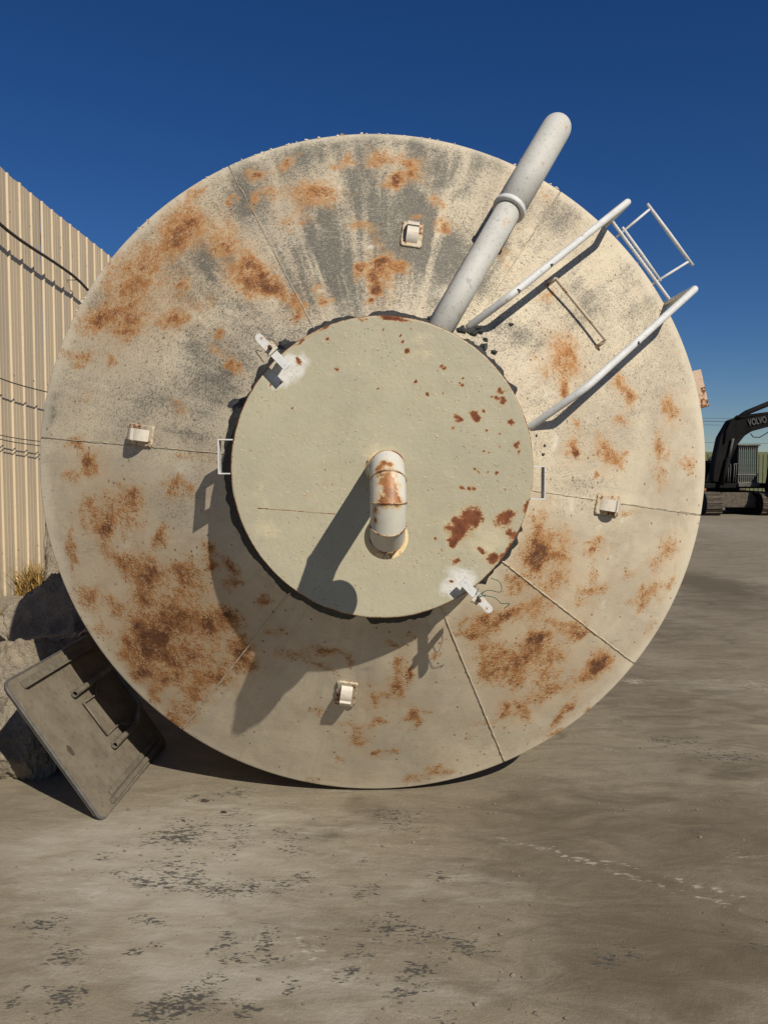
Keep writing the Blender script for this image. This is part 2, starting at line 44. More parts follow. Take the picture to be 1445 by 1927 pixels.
DUST=[(-0.84,3.11,0.706,0.517,0,0.95),(-1.43,3.44,0.482,0.297,0,0.7),(-0.53,3.73,0.6,0.261,0,0.6),(-0.52,2.49,0.583,0.159,0,0.8),(0.31,2.46,0.315,0.104,0,0.4),(10,23.34,1.498,6.113,0,0.5),(2.58,6.13,0.51,0.384,0,0.4),(0.26,3.17,0.356,0.252,0,0.4)]

# ------------------------------------------------------------------ numeric noise for masks and relief
def vnoise(x, y, seed=0):
    xi = np.floor(x).astype(np.int64); yi = np.floor(y).astype(np.int64)
    fx = x - xi; fy = y - yi; fx = fx*fx*(3-2*fx); fy = fy*fy*(3-2*fy)
    def hsh(a, b):
        n = (a*374761393 + b*668265263 + seed*1274126177) & 0xffffffff
        n = ((n ^ (n >> 13))*1274126177) & 0xffffffff
        return ((n ^ (n >> 16)) & 0xffff)/65535.0
    a = hsh(xi, yi); b = hsh(xi+1, yi); c = hsh(xi, yi+1); d = hsh(xi+1, yi+1)
    return (a*(1-fx)+b*fx)*(1-fy) + (c*(1-fx)+d*fx)*fy
def fbm(x, y, seed=0, oct=4, gain=.5):
    s = 0; a = 1; t = 0
    for k in range(oct):
        s = s + a*vnoise(x*2**k+17.3*k, y*2**k-9.1*k, seed+k); t += a; a *= gain
    return s/t
def blobs(X, Y, L, warp=.03, freq=9., seed=3, power=2.0, add=False):
    wx = X + warp*(fbm(X*freq, Y*freq, seed)-.5)*2 + warp*.5*(fbm(X*freq*3, Y*freq*3, seed+9)-.5)*2
    wy = Y + warp*(fbm(X*freq, Y*freq, seed+5)-.5)*2 + warp*.5*(fbm(X*freq*3, Y*freq*3, seed+14)-.5)*2
    m = np.zeros_like(X)
    for (bx, by, rx, ry, rot, s) in L:
        R = 2.2*max(rx, ry)+warp
        sel = np.nonzero((np.abs(wx-bx) < R) & (np.abs(wy-by) < R))[0]
        if len(sel) == 0: continue
        c, sn = math.cos(R_(rot)), math.sin(R_(rot))
        dx = wx[sel]-bx; dy = wy[sel]-by
        u = (dx*c+dy*sn)/rx; v = (-dx*sn+dy*c)/ry
        g = s*np.exp(-.9*(u*u+v*v)**(power*.5))
        if add: m[sel] += g
        else: m[sel] = 1-(1-np.clip(m[sel], 0, 1))*(1-np.clip(g, 0, 1)*.85) if s <= 1 else np.maximum(m[sel], g)
    return m

# ------------------------------------------------------------------ object helpers
def link(name, me, mat=None, parent=None):
    o = bpy.data.objects.new(name, me); COL.objects.link(o)
    if mat is not None and me is not None: me.materials.append(mat)
    if parent is not None: o.parent = parent
    return o
def empty(name, loc=(0, 0, 0), rot=(0, 0, 0)):
    o = bpy.data.objects.new(name, None); COL.objects.link(o); o.location = loc; o.rotation_euler = rot
    o.empty_display_size = .1; return o
def tag(o, label, cat, group=None, kind=None):
    if label: o['label'] = label
    if cat: o['category'] = cat
    if group: o['group'] = group
    if kind: o['kind'] = kind
    return o
def me_np(name, V, Fq, smooth=True):
    me = bpy.data.meshes.new(name)
    V = np.asarray(V, dtype=np.float32); Fq = np.asarray(Fq, dtype=np.int32)
    k = Fq.shape[1]
    me.vertices.add(len(V)); me.vertices.foreach_set('co', V.ravel())
    me.loops.add(Fq.size); me.loops.foreach_set('vertex_index', Fq.ravel())
    me.polygons.add(len(Fq)); me.polygons.foreach_set('loop_start', np.arange(0, Fq.size, k, dtype=np.int32))
    me.polygons.foreach_set('loop_total', np.full(len(Fq), k, dtype=np.int32))
    me.polygons.foreach_set('use_smooth', np.full(len(Fq), smooth))
    me.update(); me.validate(); return me
def attr(me, name, vals):
    a = me.attributes.new(name, 'FLOAT', 'POINT'); a.data.foreach_set('value', np.asarray(vals, dtype=np.float32))
def grid_faces(nu, nv):
    i = np.arange(nu*nv).reshape(nu, nv)
    return np.stack([i[:-1, :-1], i[1:, :-1], i[1:, 1:], i[:-1, 1:]], -1).reshape(-1, 4)
class MB:
    """collects shapes; build() makes ONE mesh object"""
    def __init__(s): s.bm = bmesh.new()
    def box(s, c, d, rot=None, bev=0.0):
        m = Matrix.Translation(Vector(c))
        if rot is not None: m = m @ (rot.to_4x4() if not isinstance(rot, Euler) else rot.to_matrix().to_4x4())
        m = m @ Matrix.Diagonal((d[0], d[1], d[2], 1))
        r = bmesh.ops.create_cube(s.bm, size=1, matrix=m)
        if bev > 0:
            es = list({e for v in r['verts'] for e in v.link_edges})
            bmesh.ops.bevel(s.bm, geom=es, offset=bev, segments=2, affect='EDGES', profile=.6)
        return s
    def prism(s, pts, ext, bev=0):
        """polygon pts (3d, planar) extruded by vector ext"""
        e = Vector(ext); n = len(pts)
        a = [s.bm.verts.new(p) for p in pts]; b = [s.bm.verts.new(Vector(p)+e) for p in pts]
        fs = [s.bm.faces.new(a[::-1]), s.bm.faces.new(b)]
        for i in range(n): fs.append(s.bm.faces.new((a[i], a[(i+1) % n], b[(i+1) % n], b[i])))
        if bev > 0:
            es = list({ed for f in fs for ed in f.edges})
            bmesh.ops.bevel(s.bm, geom=es, offset=bev, segments=2, affect='EDGES', profile=.6)
        return s
    def tube(s, pts, r, n=12, cap=True, wob=0.0):
        pts = [Vector(p) for p in pts]; rs = r if isinstance(r, (list, tuple)) else [r]*len(pts)
        rings = []; up = None
        for i, p in enumerate(pts):
            if i == 0: t = pts[1]-p
            elif i == len(pts)-1: t = p-pts[i-1]
            else: t = (pts[i+1]-p).normalized()+(p-pts[i-1]).normalized()
            t.normalize()
            if up is None:
                up = Vector((0, 0, 1)) if abs(t.z) < .9 else Vector((1, 0, 0))
            x = up - t*up.dot(t)
            if x.length < 1e-5: x = t.orthogonal()
            x.normalize(); up = x; y = t.cross(x)
            sc = 1.0
            if 0 < i < len(pts)-1:
                c = (pts[i+1]-p).normalized().dot((p-pts[i-1]).normalized()); c = max(-1, min(1, c))
                sc = 1.0
            rr = rs[i]*sc
            rings.append([s.bm.verts.new(p+(x*math.cos(2*math.pi*k/n)+y*math.sin(2*math.pi*k/n))*rr*(1+random.uniform(-wob, wob))) for k in range(n)])
        for a, b in zip(rings[:-1], rings[1:]):
            for k in range(n):
                f = s.bm.faces.new((a[k], a[(k+1) % n], b[(k+1) % n], b[k])); f.smooth = True
        if cap:
            s.bm.faces.new(rings[0][::-1]); s.bm.faces.new(rings[-1])
        return s
    def lathe(s, prof, n=48, m=None, a0=0, a1=2*math.pi):
        """profile [(r,z)] about z"""
        full = abs(a1-a0-2*math.pi) < 1e-6; k = n if full else n+1
        rings = []
        for (r, z) in prof:
            ring = []
            for i in range(k):
                a = a0+(a1-a0)*i/n; p = Vector((r*math.cos(a), r*math.sin(a), z))
                ring.append(s.bm.verts.new(m @ p if m is not None else p))
            rings.append(ring)
        for a, b in zip(rings[:-1], rings[1:]):
            for i in range(n if full else n):
                j = (i+1) % k
                if not full and i == n: continue
                try:
                    f = s.bm.faces.new((a[i], a[j], b[j], b[i])); f.smooth = True
                except ValueError: pass
        return s
    def blob(s, c, r, seed=0, sub=2, amp=.35, freq=2.0):
        from mathutils import noise
        rr = bmesh.ops.create_icosphere(s.bm, subdivisions=sub, radius=1)
        for v in rr['verts']:
            d = v.co.normalized(); k = 1+amp*(noise.noise(d*freq+Vector((seed*3.7, seed*1.3, -seed*2.1))))*1.6
            v.co = Vector((c[0]+d.x*r[0]*k, c[1]+d.y*r[1]*k, c[2]+d.z*r[2]*k))
        return s
    def build(s, name, mat, parent=None, smooth=None, autosmooth=None):
        me = bpy.data.meshes.new(name)
        bmesh.ops.recalc_face_normals(s.bm, faces=s.bm.faces)
        if autosmooth is not None:
            for f in s.bm.faces: f.smooth = True
            for e in s.bm.edges:
                if len(e.link_faces) == 2 and e.calc_face_angle(0) > autosmooth: e.smooth = False
        elif smooth is not None:
            for f in s.bm.faces: f.smooth = smooth
        s.bm.to_mesh(me); s.bm.free()
        return link(name, me, mat, parent)
def arc(p0, p1, p2, n=6, r=.1):
    """points rounding the corner p1"""
    p0, p1, p2 = Vector(p0), Vector(p1), Vector(p2)
    a = p1+(p0-p1).normalized()*r; b = p1+(p2-p1).normalized()*r
    return [(a*(1-t)**2+p1*2*t*(1-t)+b*t*t) for t in [i/n for i in range(n+1)]]

# ------------------------------------------------------------------ node helpers
class NT:
    def __init__(s, name):
        s.m = bpy.data.materials.new(name); s.m.use_nodes = True
        s.t = s.m.node_tree; s.n = s.t.nodes; s.l = s.t.links
        s.b = s.n['Principled BSDF']; s.out = s.n['Material Output']
        s.tc = s.n.new('ShaderNodeTexCoord'); s.co = s.tc.outputs['Object']
    def put(s, sock, v):
        if hasattr(v, 'is_output') or isinstance(v, bpy.types.NodeSocket): s.l.new(v, sock)
        else:
            if isinstance(v, (tuple, list)) and len(v) == 3 and sock.type == 'RGBA': v = (*v, 1)
            sock.default_value = v
    def noise(s, scale, detail=3, rough=.55, co=None, dist=0.0, col=False):
        n = s.n.new('ShaderNodeTexNoise'); n.inputs['Scale'].default_value = scale; n.inputs['Detail'].default_value = detail
        n.inputs['Roughness'].default_value = rough; n.inputs['Distortion'].default_value = dist
        s.l.new(co if co is not None else s.co, n.inputs['Vector'])
        return n.outputs['Color' if col else 'Fac']
    def voro(s, scale, co=None, feature='F1', out='Distance', rnd=1.0):
        n = s.n.new('ShaderNodeTexVoronoi'); n.feature = feature; n.inputs['Scale'].default_value = scale
        n.inputs['Randomness'].default_value = rnd
        s.l.new(co if co is not None else s.co, n.inputs['Vector']); return n.outputs[out]
    def math(s, op, a, b=0.0, c=0.0, clamp=False):
        n = s.n.new('ShaderNodeMath'); n.operation = op; n.use_clamp = clamp
        s.put(n.inputs[0], a); s.put(n.inputs[1], b); s.put(n.inputs[2], c); return n.outputs[0]
    def sstep(s, v, lo, hi, a=0.0, b=1.0):
        n = s.n.new('ShaderNodeMapRange'); n.interpolation_type = 'SMOOTHSTEP'
        s.put(n.inputs['Value'], v); s.put(n.inputs['From Min'], lo); s.put(n.inputs['From Max'], hi)
        s.put(n.inputs['To Min'], a); s.put(n.inputs['To Max'], b); return n.outputs['Result']
    def mix(s, f, a, b, mode='MIX'):
        n = s.n.new('ShaderNodeMix'); n.data_type = 'RGBA'; n.blend_type = mode
        s.put(n.inputs[0], f); s.put(n.inputs[6], a); s.put(n.inputs[7], b); return n.outputs[2]
    def attr(s, name):
        n = s.n.new('ShaderNodeAttribute'); n.attribute_name = name; return n.outputs['Fac']
    def scale(s, v, co=None, loc=(0, 0, 0), rot=(0, 0, 0)):
        n = s.n.new('ShaderNodeMapping'); n.inputs['Scale'].default_value = v; n.inputs['Location'].default_value = loc
        n.inputs['Rotation'].default_value = rot
        s.l.new(co if co is not None else s.co, n.inputs['Vector']); return n.outputs[0]
    def ramp(s, f, stops):
        n = s.n.new('ShaderNodeValToRGB'); e = n.color_ramp.elements
        while len(e) < len(stops): e.new(.5)
        for el, (p, c) in zip(e, stops): el.position = p; el.color = (*c, 1)
        s.put(n.inputs['Fac'], f); return n.outputs['Color']
    def sep(s, co=None):
        n = s.n.new('ShaderNodeSeparateXYZ'); s.l.new(co if co is not None else s.co, n.inputs[0]); return n.outputs
    def comb(s, x, y, z):
        n = s.n.new('ShaderNodeCombineXYZ'); s.put(n.inputs[0], x); s.put(n.inputs[1], y); s.put(n.inputs[2], z); return n.outputs[0]
    def bump(s, h, strength=.4, dist=.01, prev=None):
        n = s.n.new('ShaderNodeBump'); n.inputs['Strength'].default_value = strength; n.inputs['Distance'].default_value = dist
        s.l.new(h, n.inputs['Height'])
        if prev is not None: s.l.new(prev, n.inputs['Normal'])
        return n.outputs[0]
    def done(s, col, rough=.7, nrm=None, metal=0.0, spec=.35):
        s.put(s.b.inputs['Base Color'], col); s.put(s.b.inputs['Roughness'], rough); s.put(s.b.inputs['Metallic'], metal)
        s.b.inputs['Specular IOR Level'].default_value = spec
        if nrm is not None: s.l.new(nrm, s.b.inputs['Normal'])
        return s.m

RUSTRAMP = [(0.0, (.46, .235, .085)), (.38, (.31, .125, .034)), (.72, (.20, .064, .021)), (1.0, (.05, .021, .012))]
def mat_roof():
    t = NT('roof_paint')
    rust, grime, pale = t.attr('rust'), t.attr('grime'), t.attr('pale')
    polar = t.comb(t.math('MULTIPLY', t.attr('ang'), 1.0), t.attr('rad'), 0.0)
    big = t.noise(2.2, 4, .6); mid = t.noise(11, 4, .6)
    base = t.mix(t.sstep(big, .35, .68), (.575, .50, .362), (.43, .375, .28))
    base = t.mix(t.sstep(mid, .45, .75, 0, .5), base, (.60, .52, .38))
    # faint streaks running down the slope
    stk = t.noise(1.0, 4, .6, co=t.scale((26, 1.6, 1), polar))
    base = t.mix(t.sstep(stk, .48, .72, 0, .40), base, (.36, .32, .245))
    base = t.mix(t.sstep(t.noise(1.0, 5, .7, co=t.scale((9, .9, 1), polar)), .42, .7, 0, .35), base, (.50, .40, .29))
    base = t.mix(t.sstep(t.noise(5.5, 6, .72, dist=.5), .46, .68, 0, .50), base, (.39, .315, .225))
    base = t.mix(t.math('MULTIPLY', t.sstep(t.noise(85, 4, .7), .58, .70), t.sstep(t.noise(4.2, 4, .6), .42, .62, .1, .55)), base, (.25, .155, .085))
    rim = t.sstep(t.math('ADD', t.attr('rad'), t.math('MULTIPLY', t.math('SUBTRACT', mid, .5), .10)), 1.66, 1.73)
    tint = t.attr('tint')
    base = t.mix(t.math('MULTIPLY', t.sstep(t.math('ADD', tint, t.math('MULTIPLY', t.math('SUBTRACT', mid, .5), .7)), .10, .85), .60), base, (.45, .325, .20))
    # fine pepper: lichen and soot grains, never closing to a solid coat
    fine = t.noise(150, 2, .5); fine2 = t.noise(52, 5, .75)
    gj = t.math('ADD', grime, t.math('MULTIPLY', t.math('SUBTRACT', t.math('ADD', t.math('MULTIPLY', mid, .5), t.math('MULTIPLY', stk, .5)), .5), t.math('MULTIPLY', grime, 1.6)))
    gj = t.math('MINIMUM', t.math('MAXIMUM', gj, 0.0), 1.15)
    pep = t.sstep(t.math('ADD', t.math('ADD', t.math('MULTIPLY', fine, .7), t.math('MULTIPLY', fine2, .3)), t.math('MULTIPLY', t.math('SUBTRACT', gj, t.sstep(grime, .0, .12, .35, 0)), .15)), .53, .69)
    wash = t.math('MULTIPLY', t.sstep(t.math('ADD', gj, t.math('MULTIPLY', t.math('SUBTRACT', fine2, .5), .9)), .10, 1.15), .72)
    base = t.mix(wash, base, (.165, .157, .128))
    base = t.mix(t.math('MULTIPLY', pep, .74), base, (.080, .077, .064))
    dots = t.math('MULTIPLY', t.sstep(t.voro(58), .10, .2, 1, 0), t.sstep(t.noise(21, 3, .6), .50, .60))
    base = t.mix(t.math('MULTIPLY', dots, t.sstep(grime, .03, .35, .06, .80)), base, (.05, .047, .04))
    base = t.mix(t.math('MULTIPLY', t.sstep(t.math('ADD', pale, t.math('MULTIPLY', t.math('SUBTRACT', fine2, .5), 1.8)), .30, .95), .62), base, (.68, .62, .50))
    base = t.mix(t.math('MULTIPLY', rim, .6), base, (.60, .535, .41))
    # rust: stain halo, then grains that close up into crust
    c1 = t.noise(140, 2, .5); c2 = t.noise(15, 6, .72, dist=.3); c3 = t.noise(44, 4, .65)
    halo = t.math('MULTIPLY', t.sstep(t.math('ADD', rust, t.math('MULTIPLY', t.math('SUBTRACT', c2, .5), t.math('ADD', .2, rust))), .05, .70), .66)
    base = t.mix(halo, base, t.mix(c3, (.50, .325, .15), (.40, .225, .09)))
    comb = t.math('ADD', t.math('ADD', t.math('MULTIPLY', c1, .36), t.math('MULTIPLY', c2, .36)), t.math('MULTIPLY', c3, .28))
    rm = t.sstep(t.math('ADD', rust, t.math('MULTIPLY', t.math('SUBTRACT', comb, .5), 5.2)), .26, .86)
    rm = t.math('MULTIPLY', rm, t.sstep(rust, .02, .25))
    tone = t.math('ADD', t.math('MULTIPLY', rust, .66), t.math('MULTIPLY', t.math('SUBTRACT', t.noise(19, 6, .75), .5), 1.7))
    rc = t.ramp(tone, RUSTRAMP)
    col = t.mix(t.math('MULTIPLY', rm, .88), base, rc)
    vc = t.n.new('ShaderNodeTexVoronoi'); vc.inputs['Scale'].default_value = 34; t.l.new(t.scale((1, 1, 1), loc=(2.2, 5.1, .3)), vc.inputs['Vector'])
    rnd = t.sep(vc.outputs['Color'])[0]
    pit = t.math('MULTIPLY', t.sstep(vc.outputs['Distance'], .10, .30, 1, 0), t.sstep(t.math('SUBTRACT', rnd, t.math('MULTIPLY', rust, .5)), .05, .12, 1, 0))
    col = t.mix(t.math('MULTIPLY', pit, .8), col, (.15, .06, .025))
    # scratches, pale and dark
    for (ang, sc, loc, c, amt) in ((.5, 2.3, (1, 2, 0), (.62, .56, .45), .40), (-.9, 1.9, (5, 1, 0), (.16, .14, .11), .38), (1.4, 2.6, (3, 8, 0), (.60, .54, .43), .35)):
        ln = t.noise(sc, 3, .55, co=t.scale((1, 9, 1), loc=loc, rot=(0, 0, ang)))
        lm = t.math('MULTIPLY', t.sstep(t.math('ABSOLUTE', t.math('SUBTRACT', ln, .5)), 0, .010, 1, 0), t.sstep(t.noise(3.1, 3, .6, co=t.scale((1, 1, 1), loc=(loc[1], loc[0], 2))), .55, .66))
        col = t.mix(t.math('MULTIPLY', lm, amt), col, c)
    crust = t.math('MULTIPLY', t.sstep(t.math('ADD', rust, t.math('MULTIPLY', t.math('SUBTRACT', comb, .5), 2.4)), .70, 1.10), .72)
    col = t.mix(crust, col, (.060, .026, .014))
    h = t.math('ADD', t.math('MULTIPLY', rm, t.math('ADD', .4, c1)), t.math('MULTIPLY', fine, .5))
    nb = t.bump(h, .38, .004)
    nb = t.bump(t.noise(5, 3, .5), .12, .03, nb)
    return t.done(col, t.mix(rm, (.55, .55, .55), (.92, .92, .92)), nb, spec=.3)
def mat_lid():
    t = NT('lid_paint')
    rust, white, yel = t.attr('rust'), t.attr('white'), t.attr('yellow')
    big = t.noise(3, 4, .6); n1 = t.noise(22, 4, .6)
    base = t.mix(t.sstep(big, .3, .7), (.41, .375, .262), (.365, .335, .24))
    base = t.mix(t.sstep(n1, .5, .8, 0, .35), base, (.44, .405, .295))
    br = t.noise(60, 3, .6, co=t.scale((1, .35, 1), rot=(0, 0, .7)))
    base = t.mix(t.sstep(br, .52, .72, 0, .30), base, (.30, .275, .19))
    base = t.mix(t.math('MULTIPLY', t.sstep(t.math('ADD', yel, t.math('MULTIPLY', t.math('SUBTRACT', n1, .5), .9)), .12, .8), .8), base, (.54, .475, .315))
    base = t.mix(t.math('MULTIPLY', t.sstep(t.math('ADD', white, t.math('MULTIPLY', t.math('SUBTRACT', n1, .5), .8)), .22, .85), .85), base, (.68, .68, .66))
    # paint blisters and pin holes
    vd = t.voro(52); blis = t.math('MULTIPLY', t.sstep(vd, .10, .34, 1, 0), t.sstep(t.noise(30, 2), .52, .62))
    vh = t.voro(62, co=t.scale((1, 1, 1), loc=(3.1, 1.7, 0)))
    pin = t.math('MULTIPLY', t.sstep(vh, .12, .24, 1, 0), t.sstep(t.noise(13, 4, .7, co=t.scale((1, 1, 1), loc=(7, 2, 1))), .50, .62))
    base = t.mix(t.math('MULTIPLY', blis, .45), base, (.55, .50, .36))
    base = t.mix(t.sstep(t.noise(1.5, 5, .65, dist=.6), .42, .66, 0, .45), base, (.345, .315, .225))
    base = t.mix(t.math('MULTIPLY', pin, .70), base, (.11, .085, .055))
    f = t.noise(110, 4, .65); g = t.noise(30, 4, .6)
    rr = t.math('ADD', rust, t.math('MULTIPLY', t.math('SUBTRACT', t.math('ADD', t.math('MULTIPLY', f, .5), t.math('MULTIPLY', g, .5)), .5), 2.3))
    halo = t.math('MULTIPLY', t.sstep(rr, .10, .5), .6)
    base = t.mix(halo, base, (.42, .27, .11))
    rm = t.math('MULTIPLY', t.sstep(rr, .36, .66), t.sstep(rust, .06, .22))
    rc = t.ramp(t.math('ADD', t.math('MULTIPLY', rust, .55), t.math('MULTIPLY', t.math('SUBTRACT', g, .42), 1.5)), [(0, (.42, .20, .07)), (.35, (.22, .075, .028)), (.75, (.13, .042, .02)), (1, (.03, .014, .009))])
    col = t.mix(rm, base, rc)
    h = t.math('SUBTRACT', t.math('ADD', t.math('MULTIPLY', blis, .6), t.math('MULTIPLY', t.noise(75, 3, .6), .9)), t.math('ADD', t.math('MULTIPLY', pin, .8), t.math('MULTIPLY', rm, .5)))
    nb = t.bump(h, .36, .004)
    nb = t.bump(big, .25, .03, nb)
    return t.done(col, t.mix(rm, (.5, .5, .5), (.9, .9, .9)), nb, spec=.35)
def mat_paint(name, c, rusty=.3, scale=14, dark=(.30, .28, .24), rough=.45, thr=.62, co_scale=None, fl=.60):
    """painted steel with chips, grime and rust flecks"""
    t = NT(name)
    if co_scale: t.co = t.scale(co_scale)
    n = t.noise(scale, 5, .65); f = t.noise(scale*6, 3, .6); g = t.noise(scale*.35, 4, .6)
    base = t.mix(t.sstep(g, .4, .75, 0, .45), c, dark)
    base = t.mix(t.sstep(f, fl, fl+.12, 0, .5), base, tuple(x*.35 for x in c))
    base = t.mix(t.sstep(t.noise(scale*2.4, 5, .7, co=t.scale((1, 1, 1), loc=(9, 4, 2))), .56, .72, 0, .45), base, tuple(x*.55 for x in dark))
    v = t.math('ADD', t.math('MULTIPLY', n, .75), t.math('MULTIPLY', f, .25))
    halo = t.sstep(v, thr-.10, thr, 0, .45*min(1, rusty*2)); m = t.sstep(v, thr-.02, thr+.02, 0, 1 if rusty > 0 else 0)
    base = t.mix(halo, base, (.50, .30, .13))
    base = t.mix(m, base, t.ramp(f, [(.3, (.38, .15, .05)), (.5, (.2, .07, .025)), (.7, (.06, .028, .016))]))
    nb = t.bump(t.math('SUBTRACT', t.math('MULTIPLY', f, .4), t.math('MULTIPLY', m, .4)), .25, .003)
    return t.done(base, t.mix(m, (rough,)*3, (.9,)*3), nb, spec=.4)
def mat_plain(name, c, c2=None, scale=20, rough=.8, bump=.3, dist=.006, spec=.3, metal=0.0, det=5):
    t = NT(name); n = t.noise(scale, det, .65); f = t.noise(scale*5, 3, .6)
    c2 = c2 or tuple(x*.6 for x in c)
    col = t.mix(t.sstep(n, .35, .68), c, c2); col = t.mix(t.sstep(f, .5, .75, 0, .4), col, tuple(x*.5 for x in c2))
    return t.done(col, rough, t.bump(t.math('ADD', n, t.math('MULTIPLY', f, .4)), bump, dist), metal=metal, spec=spec)
def mat_ground():
    t = NT('packed_dirt')
    scuff, dark, chalk = t.attr('scuff'), t.attr('dark'), t.attr('chalk')
    big = t.noise(.35, 5, .6); mid = t.noise(1.6, 5, .65, dist=.4); fin = t.noise(24, 5, .7); gr = t.noise(130, 3, .6)
    st = t.noise(3.2, 6, .68, co=t.scale((.7, 1.7, 1), rot=(0, 0, -.35)), dist=.9)     # drag and tyre smears
    st2 = t.noise(9, 5, .7, co=t.scale((.5, 1.6, 1), rot=(0, 0, .3)), dist=.6)
    base = t.mix(t.sstep(big, .35, .65), (.275, .235, .168), (.225, .190, .134))
    base = t.mix(t.sstep(st, .42, .70, 0, .62), base, (.168, .138, .094))
    base = t.mix(t.sstep(st2, .55, .75, 0, .4), base, (.33, .29, .22))
    base = t.mix(t.sstep(mid, .5, .72, 0, .4), base, (.29, .255, .19))
    base = t.mix(t.sstep(fin, .52, .72, 0, .50), base, (.19, .162, .116))
    base = t.mix(t.sstep(t.noise(70, 4, .7, co=t.scale((.6, 1.4, 1))), .55, .70, 0, .42), base, (.17, .147, .108))
    base = t.mix(t.sstep(gr, .58, .70, 0, .45), base, (.37, .335, .265))
    base = t.mix(t.sstep(t.noise(210, 2, .5), .60, .68, 0, .55), base, (.10, .085, .062))
    sw = t.noise(1.1, 7, .72, co=t.scale((.5, 1.9, 1), rot=(0, 0, .10)), dist=1.2)
    base = t.mix(t.sstep(sw, .46, .64, 0, .5), base, (.175, .146, .104))
    sc2 = t.noise(15, 6, .75, co=t.scale((.35, 1.5, 1), rot=(0, 0, -.30)), dist=.9)
    base = t.mix(t.sstep(sc2, .58, .70, 0, .5), base, (.135, .112, .08)); base = t.mix(t.sstep(sc2, .40, .30, 0, .45), base, (.36, .32, .25))
    dk = t.math('MULTIPLY', t.sstep(t.math('ADD', dark, t.math('MULTIPLY', t.math('SUBTRACT', st, .5), 1.2)), .05, 1.0), .86)
    base = t.mix(dk, base, (.105, .084, .056))
    dust = t.attr('dust')
    base = t.mix(t.math('MULTIPLY', t.sstep(t.math('ADD', dust, t.math('MULTIPLY', t.math('SUBTRACT', st2, .5), 1.4)), .10, 1.0), .85), base, (.385, .352, .285))
    # black rubber / oil flecks, drawn out sideways
    fl = t.noise(44, 3, .65, co=t.scale((.50, 1.25, 1), rot=(0, 0, .15)), dist=.5); fl2 = t.noise(105, 2, .5, co=t.scale((.55, 1.2, 1)))
    sm = t.math('ADD', t.math('MULTIPLY', t.math('MINIMUM', scuff, .9), .155), t.math('ADD', t.math('MULTIPLY', fl, .60), t.math('MULTIPLY', fl2, .40)))
    sm = t.math('MULTIPLY', t.sstep(sm, .575, .645), t.sstep(scuff, .03, .2))
    base = t.mix(t.math('MULTIPLY', sm, .88), base, (.058, .057, .051))
    cf = t.noise(38, 4, .7, co=t.scale((.5, 1.6, 1), rot=(0, 0, -.25)))
    cm = t.math('MULTIPLY', t.sstep(t.math('ADD', chalk, t.math('MULTIPLY', t.math('SUBTRACT', cf, .5), 3.2)), .50, 1.05), t.sstep(chalk, .03, .15))
    base = t.mix(t.math('MULTIPLY', cm, .68), base, (.44, .41, .35))
    h = t.math('ADD', t.math('ADD', t.math('MULTIPLY', fin, .6), t.math('MULTIPLY', gr, .25)), t.math('MULTIPLY', st, 1.3))
    nb = t.bump(t.math('ADD', h, t.math('MULTIPLY', t.noise(75, 4, .7), .45)), .42, .011); nb = t.bump(sm, .25, .004, nb)
    return t.done(base, t.mix(sm, (.88,)*3, (.6,)*3), nb, spec=.22)
def mat_siding():
    t = NT('cream_siding')
    s = t.noise(1.2, 5, .65, co=t.scale((1, 1, .12))); n = t.noise(7, 5, .65); f = t.noise(45, 3, .6)
    base = t.mix(t.sstep(s, .38, .68), (.60, .475, .31), (.49, .395, .27))
    base = t.mix(t.sstep(n, .55, .78, 0, .4), base, (.35, .285, .20))
    base = t.mix(t.sstep(f, .68, .74, 0, .6), base, (.16, .12, .08))
    z = t.sep()[2]
    base = t.mix(t.math('MULTIPLY', t.sstep(z, 0, .9, 1, 0), t.sstep(n, .3, .7)), base, (.33, .27, .18))
    return t.done(base, .5, t.bump(n, .12, .01), spec=.35)
def mat_rock():
    t = NT('broken_concrete')
    n = t.noise(4, 6, .68); f = t.noise(30, 5, .7); v = t.voro(26)
    base = t.mix(t.sstep(n, .35, .68), (.39, .335, .25), (.27, .23, .17))
    base = t.mix(t.sstep(f, .5, .72, 0, .5), base, (.125, .105, .078))
    base = t.mix(t.math('MULTIPLY', t.sstep(v, .12, .3, 1, 0), t.sstep(f, .4, .6)), base, (.40, .36, .29))
    base = t.mix(t.sstep(t.noise(2.2, 4, .6, co=t.scale((1, 1, 1), loc=(4, 1, 0))), .58, .75, 0, .5), base, (.38, .27, .17))
    nb = t.bump(t.math('ADD', n, t.math('MULTIPLY', f, .8)), .9, .05)
    nb = t.bump(t.noise(95, 4, .7), .6, .012, nb)
    return t.done(base, .95, nb, spec=.2)

M_ROOF = mat_roof(); M_LID = mat_lid(); M_GROUND = mat_ground(); M_SIDING = mat_siding(); M_ROCK = mat_rock()
VENTRUST = [(-0.006, -0.047, 1.394, 0.035), (0.002, -0.07, 1.409, 0.0385), (0.006, -0.092, 1.414, 0.035), (0.026, -0.112, 1.419, 0.0298), (-0.02, -0.112, 1.419, 0.028), (0.0, -0.025, 1.379, 0.028), (-0.022, -0.022, 1.376, 0.0245), (-0.016, 0.021, 1.354, 0.021), (0.004, 0.012, 1.359, 0.0158), (-0.035, 0.003, 1.364, 0.021), (-0.052, -0.148, 1.404, 0.0175), (-0.05, -0.185, 1.389, 0.014)]
tv = NT('vent_cream_paint'); vn = tv.noise(26, 5, .7); vf = tv.noise(90, 3, .6); vg = tv.noise(7, 4, .6)
vb = tv.mix(tv.sstep(vg, .4, .7, 0, .6), (.60, .58, .50), (.50, .465, .36)); acc = None
